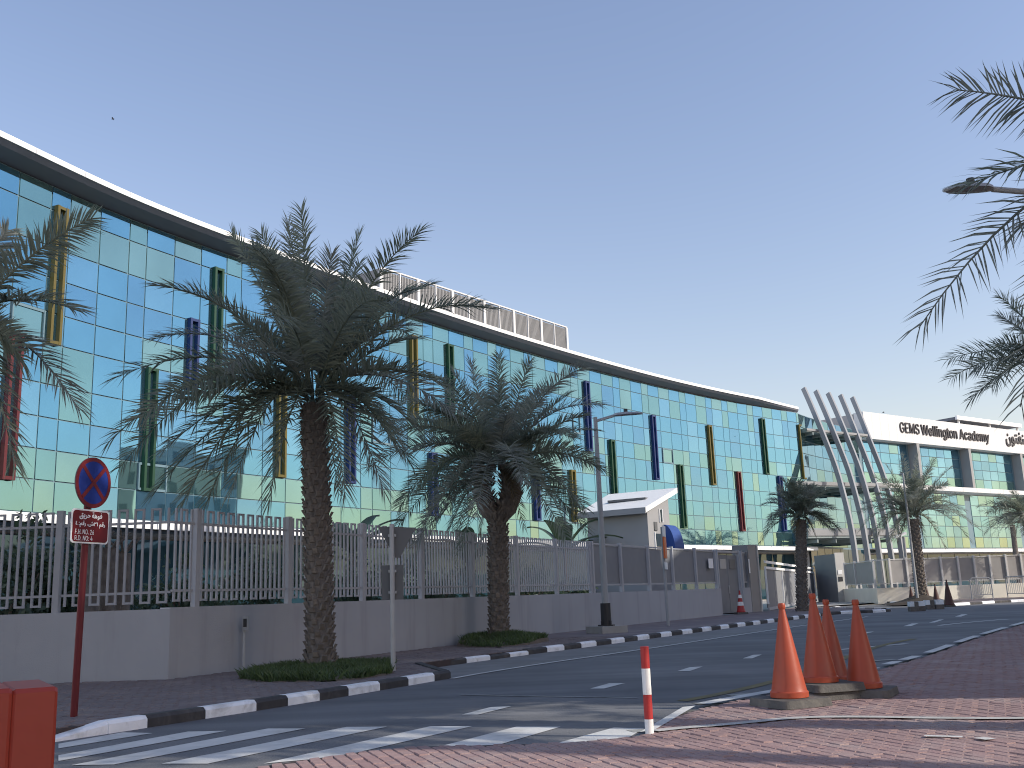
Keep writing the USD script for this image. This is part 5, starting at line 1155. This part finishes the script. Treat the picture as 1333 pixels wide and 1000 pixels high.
b1 = at(417, 872, WALK_Z); Y1 = b1[1]; cr1 = at_depth(408, 515, Y1)
T1 = [((392, 272), 0, .10), ((375, 290), .3, .08), ((340, 305), .4, .10), ((302, 306), -.3, .10), ((468, 305), .2, .06), ((432, 330), -.6, .10), ((640, 402), -.6, .34),
      ((560, 370), .9, .2), ((545, 440), .6, .2), ((150, 492), -.5, .30), ((205, 440), .5, .28), ((142, 575), -.8, .42), ((155, 610), .6, .45), ((235, 660), -.5, .5), ((262, 672), .5, .55), ((300, 640), -1.2, .6),
      ((520, 590), -.7, .42), ((545, 560), .5, .36), ((500, 640), -.5, .5), ((575, 500), -.9, .28), ((350, 655), -1.4, .5), ((450, 650), -1.2, .6), ((240, 520), -1.4, .3), ((310, 420), 1.0, .2), ((270, 390), .6, .16), ((510, 400), 1.2, .15), ((480, 375), 1., .12)]
palm('big date palm in a grass bed beside the low wall, nearest on the left pavement', b1, cr1, 0.235, 0.20, [(tip(px, py, Y1 + dy), bl_) for (px, py), dy, bl_ in T1], 27, 3.6, 3, nl=86, leaf=0.54, droop_fill=(-.5, 1.2), fill_mask=lambda p: abs(p[1] - Y1) > .9 and proj(p)[1] > 285 and 150 < proj(p)[0] < 610)
b2 = at(650, 837, WALK_Z); Y2 = b2[1]; cr2 = at_depth(648, 608, Y2)
T2 = [((650, 462), .2, .1), ((612, 472), .4, .1), ((690, 470), -.2, .1), ((742, 512), -.5, .12), ((775, 560), .6, .2), ((787, 612), -.6, .3), ((740, 690), -.5, .55), ((755, 660), .8, .5), ((480, 608), -.6, .36), ((500, 560), .7, .3),
      ((535, 520), -.8, .22), ((560, 488), .7, .15), ((520, 660), -.6, .5), ((548, 690), .6, .6), ((585, 640), -1.3, .5), ((720, 560), -1.2, .2), ((700, 620), -1.4, .4), ((535, 590), -1.2, .34), ((600, 560), -1.5, .25), ((660, 540), -1.4, .2), ((762, 540), -.3, .15)]
palm('fork topped date palm on an earth mound by the parking bay', b2, cr2, 0.24, 0.22, [(tip(px, py, Y2 + dy), bl_) for (px, py), dy, bl_ in T2], 38, 3.4, 7, nl=80, leaf=0.54, fork=.70, droop_fill=(-.75, 1.1), fill_mask=lambda p: abs(p[1] - Y2) > .7 and proj(p)[1] > 468 and 485 < proj(p)[0] < 785)
YL = 13.2; bL = at_depth(-95, 938, YL); bL[2] = WALK_Z; crL = at_depth(-70, 430, YL)
TL = [((120, 284), .0, .14), ((102, 405), -.3, .26), ((104, 535), .2, .42), ((20, 612), -.3, .5), ((30, 470), -.9, .3), ((10, 300), .9, .12), ((-20, 250), .3, .1)]
palm('date palm at the left picture edge with only its frond ends in view', bL, crL, 0.27, 0.22, [(tip(px, py, YL + dy), bl_) for (px, py), dy, bl_ in TL], 26, 2.6, 13, nl=80, leaf=0.50, fill_mask=lambda p: proj(p)[0] < -30)
# right hand palms, rooted beside the road outside the picture
YR = 8.6; bR = np.array([6.3, 7.6, 0.03]); crR = at_depth(1470, 215, YR) ; crR[0] = 5.75; crR[1] = 8.1
TR = [((1243, 117), .0, .10, .44), ((1262, 240), -.1, .10, .42), ((1196, 427), .1, .26, .42), ((1322, 300), .2, .1), ((1328, 530), -.3, .4)]
palm('near date palm at the right picture edge with three long frond ends against the sky', bR, crR, 0.24, 0.22, [(tip(*q[:1][0], YR + q[1]), q[2], *q[3:]) for q in TR], 22, 2.4, 17, nl=50, leaf=0.42, lw=0.022, twisted=True, fill_mask=lambda p: proj(p)[0] > 1380 if p[1] > 1 else True, dry=0, leafmats=('leaf_grey', 'leaf'), vee=.35)
YQ = 22.0; bQ = np.array([12.6, YQ, 0.03]); crQ = at_depth(1398, 465, YQ); crQ[0] = 12.35
TQ = [((1300, 385), .0, .14), ((1302, 412), .6, .12), ((1296, 448), -.6, .12), ((1233, 468), .1, .16), ((1238, 492), -.5, .18), ((1264, 520), .5, .25), ((1290, 505), -1., .2), ((1268, 480), .9, .16)]
palm('date palm at the right picture edge with dense drooping frond ends below the lamp', bQ, crQ, 0.25, 0.22, [(tip(px, py, YQ + dy), bl_) for (px, py), dy, bl_ in TQ], 26, 2.5, 19, nl=60, leaf=0.50, lw=0.028, twisted=True, fill_mask=lambda p: proj(p)[0] > 1345)
b3 = at(1045, 797, 0.06); Y3 = b3[1]; cr3 = at_depth(1043, 672, Y3)
palm('slender date palm between the gateway pillars', b3, cr3, 0.25, 0.20, [(tip(px, py, Y3 + dy), bl_) for (px, py), dy, bl_ in [((990, 706), -.4, .5), ((1000, 650), .4, .25), ((1020, 640), -.3, .2), ((1085, 660), .3, .3), ((1092, 690), -.4, .45), ((1060, 632), .3, .15), ((1000, 680), .2, .4), ((1040, 625), -.2, .1)]], 30, 1.9, 23, nl=56, leaf=0.42, droop_fill=(-.5, 1.1))
b4 = at(1200, 785, 0.10); Y4 = b4[1]; cr4 = at_depth(1189, 672, Y4)
palm('tall date palm on the dark mound of the island in front of the name board', b4, cr4, 0.29, 0.24, [(tip(px, py, Y4 + dy), bl_) for (px, py), dy, bl_ in [((1174, 592), -.3, .1), ((1216, 598), .3, .1), ((1239, 608), -.3, .14), ((1195, 590), 0., .05), ((1160, 625), .3, .2), ((1262, 646), .4, .25), ((1276, 690), -.4, .4), ((1265, 706), .3, .5), ((1118, 692), -.4, .45), ((1125, 655), .3, .3), ((1140, 700), .2, .55), ((1230, 712), -.5, .55)]], 34, 3.0, 29, nl=60, leaf=0.5, droop_fill=(-.5, 1.2))
Y5 = 60.0; b5 = at_depth(1352, 780, Y5); b5[2] = 0.1; cr5 = at_depth(1336, 672, Y5)
palm('date palm at the far right edge with fronds before the glass wing', b5, cr5, 0.27, 0.22, [(tip(px, py, Y5 + dy), bl_) for (px, py), dy, bl_ in [((1285, 668), -.3, .3), ((1300, 648), .3, .2), ((1282, 694), .2, .4), ((1318, 640), -.2, .1)]], 26, 2.5, 31, nl=54, leaf=0.46)

def leaning_tree(label, base, crown, rad, seed, n=9000):
    rng = np.random.default_rng(seed); t_ = thing('added_shade_tree', label, 'tree', (*base, 0.03)); c = np.array([crown[0] - base[0], crown[1] - base[1], crown[2]])
    mb = MB(); mb.tube([[0, 0, 0], c * [.2, .2, .3], c * [.6, .6, .65], c * [.9, .9, .95]], [.2, .16, .12, .06], 10)
    for k in range(7):
        a = k * .9; mb.tube([c * [.6, .6, .65], c * [.8, .8, .85] + [rad * .4 * math.cos(a), rad * .4 * math.sin(a), 0], c + [rad * .8 * math.cos(a), rad * .8 * math.sin(a), rng.uniform(-.4, .6)]], [.08, .05, .015], 6)
    mb.build('trunk', M['bark'], t_)
    cl = rng.normal(0, .5, (40, 3)) * [1, 1, .55]; q = cl[rng.integers(0, 40, n)] + rng.normal(0, .14, (n, 3)); q = c + q * rad
    d = rng.normal(0, 1, (n, 3)); d /= np.linalg.norm(d, axis=1, keepdims=True); w = np.cross(d, rng.normal(0, 1, (n, 3))); w /= np.linalg.norm(w, axis=1, keepdims=True); s_ = .12 * rng.uniform(.6, 1.3, n)[:, None]
    V = np.stack([q - d * s_, q + w * s_ * .5, q + d * s_, q - w * s_ * .5], 1); F = np.array([[0, 1, 2], [0, 2, 3]])[None] + (np.arange(n) * 4)[:, None, None]
    mb = MB(); mb.raw(V.reshape(-1, 3), F.reshape(-1, 3)); tag(mb.build('crown', M['shrub'], t_), kind='stuff')
palm('date palm added for its shade beside the near one, outside the picture on the right', (9.5, 9.3, .03), (9.4, 8.8, 5.4), 0.25, 0.22, [], 34, 2.7, 77, nl=44, leaf=0.45, fill_mask=lambda p: p[1] < 2 or proj(p)[0] > 1420)  # unseen palm, added to darken the near stretch of road
leaning_tree('leaning tree added for its shade right of the camera, outside the picture', (11.5, 1.6), (10.2, 6.4, 9.3), 2.9, 91, 14000)  # unseen, added to shade the left pavement and the sign
leaning_tree('very tall tree added for its shade right of the camera, outside the picture', (14.2, 1.5), (12.2, 6.0, 16.8), 3.2, 94, 14000)  # unseen, added to keep the sun off the palm at the left edge
leaning_tree('small tree added for its shade behind the camera, outside the picture', (7.0, -1.4), (5.4, 0.3, 5.2), 1.9, 92, 8000)  # unseen, added to shade the orange barrier
# palm row across the street, seen in the glass front
for i, (x, y) in enumerate([(36, 53), (37, 63), (39, 72), (44, 90)]):
    palm(['date palm across the street, outside the picture', 'second date palm across the street, outside the picture', 'third date palm across the street, outside the picture', 'fourth date palm across the street, outside the picture'][i], (x, y, 0), (x + .1, y, 5.6 + .4 * (i % 2)), 0.27, 0.22, [], 34, 3.0, 40 + i, nl=26, leaf=0.5, scales=False, dry=0, group='palms across the street')

# ------------------------------------------------------------------ beds of grass and earth
def tuft_field(poly, n, h, name, label, z0, seed, mound=0.0, centre=None, rad=1.0):
    rng = np.random.default_rng(seed); P_ = Polygon(poly); x0, y0, x1, y1 = P_.bounds
    q = rng.uniform([x0, y0], [x1, y1], (n * 3, 2)); q = q[contains_xy(P_, q[:, 0], q[:, 1])]; q = q[meshkit.fbm(np.column_stack([q * 2.2, q[:, :1] * 0 + seed])) + rng.uniform(-.22, .22, len(q)) > .42][:n]
    zf_ = lambda p: z0 + (mound * np.exp(-((p - centre) ** 2).sum(1) / rad ** 2) if mound else 0)
    k = len(q); z = zf_(q); a = rng.uniform(0, 6.28, k); H_ = h * rng.uniform(.4, 1.15, k); w = rng.uniform(.006, .013, k); lean_ = rng.normal(0, .45, (k, 2)) * H_[:, None]
    V = np.zeros((k, 4, 3)); cx = np.stack([np.cos(a), np.sin(a)], 1) * w[:, None]
    V[:, 0, :2] = q - cx; V[:, 1, :2] = q + cx; V[:, 2, :2] = q + lean_ * .45 + cx * .7; V[:, 3, :2] = q + lean_
    V[:, 0, 2] = V[:, 1, 2] = z - .01; V[:, 2, 2] = z + H_ * .6; V[:, 3, 2] = z + H_
    F = np.array([[0, 1, 2], [0, 2, 3]])[None] + (np.arange(k) * 4)[:, None, None]
    mm = usdkit.mesh(stage, numbered('/World', name), (V.reshape(-1, 3), F.reshape(-1, 3)), M['grass']); tag(mm.GetPrim(), label, 'grass', kind='stuff')
pg1 = [tuple(at(px, py, WALK_Z)[:2]) for px, py in [(312, 884), (330, 878), (366, 870.5), (440, 867), (511, 866), (511, 877), (470, 884), (430, 887.5), (345, 888)]]
from shapely.geometry import Polygon as _P
def soil_bed(poly, z0, mound, centre, rad, name, mat='soil'):
    P_ = _P(poly); x0, y0, x1, y1 = P_.bounds; N_ = 26; gx, gy = np.meshgrid(np.linspace(x0, x1, N_), np.linspace(y0, y1, N_), indexing='ij')
    q = np.stack([gx.ravel(), gy.ravel()], 1); ins = contains_xy(P_.buffer(.05), q[:, 0], q[:, 1])
    dd = ((q - centre) ** 2).sum(1) / rad ** 2; zz_ = z0 + mound * np.exp(-dd) + 0.03 * (meshkit.fbm(np.column_stack([q * 3, q[:, :1] * 0])) - .4) * (1 if mound else .3)
    zz_ = np.where(ins, zz_, z0 - 0.05)
    F = [[i * N_ + j, (i + 1) * N_ + j, (i + 1) * N_ + j + 1, i * N_ + j + 1] for i in range(N_ - 1) for j in range(N_ - 1)]
    mb = MB(); mb.raw(np.column_stack([q, zz_]), F); tag(mb.build(name, M[mat], smooth=True), kind='structure')
soil_bed(pg1, WALK_Z + 0.012, 0.03, np.array(b1[:2]), 1.0, 'soil_bed')
tuft_field(pg1, 16000, 0.14, 'grass', 'short green grass round the foot of the nearest palm', WALK_Z + .01, 51)
pg2 = [tuple(at(px, py, WALK_Z)[:2]) for px, py in [(596, 841), (622, 833), (660, 830), (698, 831), (714, 834), (690, 839), (650, 843), (606, 843)]]
soil_bed(pg2, WALK_Z + 0.01, 0.20, np.array(b2[:2]), 1.1, 'soil_bed')
tuft_field(pg2, 7000, 0.12, 'grass', 'dry tufts of grass on the mound of the forked palm', WALK_Z + .02, 52, .20, np.array(b2[:2]), 1.1)
c4_ = np.array(b4[:2]); pg4 = [tuple(c4_ + [2.0 * math.cos(a), 1.6 * math.sin(a)]) for a in np.linspace(0, 6.28, 20, endpoint=False)]
soil_bed(pg4, 0.11, 0.42, c4_, 1.0, 'soil_bed', 'dark_soil')

# ------------------------------------------------------------------ planting behind the fence
def shrub(name, label, c, h, r, seed, n=2600, group=None, mat='shrub', leafs=.09):
    rng = np.random.default_rng(seed); t_ = thing(name, label, 'shrub', (*c, 0.05), group=group)
    mb = MB()
    for k in range(6):
        a = rng.uniform(0, 6.28); mb.tube([[0, 0, 0], [.2 * math.cos(a), .2 * math.sin(a), h * .4], [r * .6 * math.cos(a), r * .6 * math.sin(a), h * .8]], [.05, .035, .012], 6)
    mb.build('stem', M['bark'], t_)
    cl = rng.normal(0, .42, (26, 3)); q = cl[rng.integers(0, 26, n)] + rng.normal(0, .17, (n, 3)); q = q * [r, r, h * .45] + [0, 0, h * .58]
    d = rng.normal(0, 1, (n, 3)); d /= np.linalg.norm(d, axis=1, keepdims=True); w = np.cross(d, rng.normal(0, 1, (n, 3))); w /= np.linalg.norm(w, axis=1, keepdims=True)
    s_ = leafs * rng.uniform(.6, 1.3, n)[:, None]
    V = np.stack([q - d * s_, q + w * s_ * .45, q + d * s_, q - w * s_ * .45], 1); F = np.array([[0, 1, 2], [0, 2, 3]])[None] + (np.arange(n) * 4)[:, None, None]
    mb = MB(); mb.raw(V.reshape(-1, 3), F.reshape(-1, 3)); tag(mb.build('foliage', M[mat], t_), kind='stuff')
def reflection_plant(label, c, h, seed, n=9):
    rng = np.random.default_rng(seed); t_ = thing('plant_for_reflection', label, 'plant', (*c, 0.05), group=None)
    mb = MB(); mb.tube([[0, 0, 0], [0, 0, h * .55]], [.12, .08], 8); mb.build('stem', M['bark'], t_)
    for k in range(n):
        a = k * 2.4 + rng.uniform(-.3, .3); e = rng.uniform(.5, 1.25); L = h * .55; o = np.array([math.cos(a), math.sin(a), 0]); tang = np.array([-o[1], o[0], 0])
        V = []
        for t in np.linspace(0, 1, 8):
            p = np.array([0, 0, h * .5]) + o * L * math.cos(e) * t + np.array([0, 0, L * math.sin(e) * t - .45 * L * t * t])
            w = .26 * math.sin(math.pi * min(1, .12 + .88 * t)) ** .7 + .01; V += [p - tang * w + [0, 0, .06], p, p + tang * w + [0, 0, .06]]
        mb = MB(); mb.raw(V, [[k2 * 3 + j, k2 * 3 + j + 1, k2 * 3 + j + 4, k2 * 3 + j + 3] for k2 in range(7) for j in range(2)]); mb.build('leaf', M['shrub'], t_, smooth=True)
def behind(px, y): return at_depth(px, 700, y)[:2]
for i, (px, y, h, r) in enumerate([(15, 21.5, 2.5, 1.1), (70, 22.5, 2.7, 1.1), (240, 24, 1.9, 1.2), (330, 27.5, 2.4, 1.3), (460, 31, 2.2, 1.4), (565, 36, 2.4, 1.5), (690, 42, 2.3, 1.5), (745, 45, 2.2, 1.4)]):
    shrub('shrub', ['dark shrub behind the fence at the left picture edge', 'dark shrub behind the fence left of the no stopping sign', 'low shrub behind the fence right of the no stopping sign', 'shrub behind the fence left of the big palm trunk', 'shrub behind the fence between trunk and sign back', 'shrub behind the fence left of the forked palm', 'shrub behind the fence right of the forked palm', 'shrub behind the fence next to the guard house'][i], behind(px, y), h, r, 60 + i, group='shrubs behind the school fence')
for i, (px, y, h) in enumerate([(458, 33, 5.4), (735, 44.5, 5.9), (610, 38, 4.8)]):  # solid plants added where the glass mirrors leaves
    reflection_plant(['added broad leaved plant for a reflection in the glass right of the big palm trunk', 'added broad leaved plant for a reflection in the glass left of the guard house', 'added broad leaved plant for a reflection in the glass beside the forked palm'][i], behind(px, y), h, 80 + i)
# old palm trunks standing behind the fence on the left
for i, px in enumerate((118, 140, 160)):
    p_ = behind(px, 20.5 + .5 * i); t_ = thing('cut_palm_trunk', ['left of three bare brown trunks behind the fence by the sign', 'middle of three bare brown trunks behind the fence by the sign', 'right of three bare brown trunks behind the fence by the sign'][i], 'tree trunk', (*p_, 0.05), group='bare trunks behind the fence')
    mb = MB(); mb.tube([[0, 0, 0], [0.04, 0, 1.3], [.02, 0, 2.55 - .1 * i]], [.2, .17, .16], 12); mb.build('trunk', M['boots'], t_, smooth=50)
    mb = MB()
    for k in range(9): a = k * .7; mb.bar([0.02, 0, 2.3], [.02 + .45 * math.cos(a), .45 * math.sin(a), 2.75 + .1 * math.sin(3 * k)], .05, .03)
    mb.build('stub', M['boots'], t_)

# ------------------------------------------------------------------ buildings across the street (outside the picture, they shade it)
def block(name, label, x0, x1, y0, y1, h, floors, mat='tower'):
    t_ = thing(name, label, 'building'); mb = MB(); mb.box(((x0 + x1) / 2, (y0 + y1) / 2, h / 2), (x1 - x0, y1 - y0, h)); mb.build('wall', M[mat], t_)
    mb = MB(); mb.box(((x0 + x1) / 2, (y0 + y1) / 2, h + .4), (x1 - x0 + .4, y1 - y0 + .4, .8)); mb.build('parapet', M[mat], t_)
    fh = h / floors; n = max(2, int((y1 - y0) / 3.2))
    for k in range(floors):
        for j in range(n):
            yc = y0 + (y1 - y0) * (j + .5) / n; mb = MB(); mb.box((x0 + .03, yc, fh * (k + .55)), (.12, 1.5, fh * .5)); mb.build('window', M['window'], t_)
    return t_
block('apartment_building', 'tall pale apartment building across the street, outside the picture on the right', 39, 46, -1.8, 24.0, 36.0, 11)
block('apartment_building', 'lower wing of the apartment building across the street, outside the picture', 39.2, 46, 24.4, 33.0, 22, 7)
block('apartment_building', 'end block of the apartment building across the street, outside the picture', 39.1, 44, 33.4, 41.0, 22.2, 7)
block('apartment_building', 'pale apartment building further down the street, reflected in the glass', 95, 112, 50, 67, 24, 7)
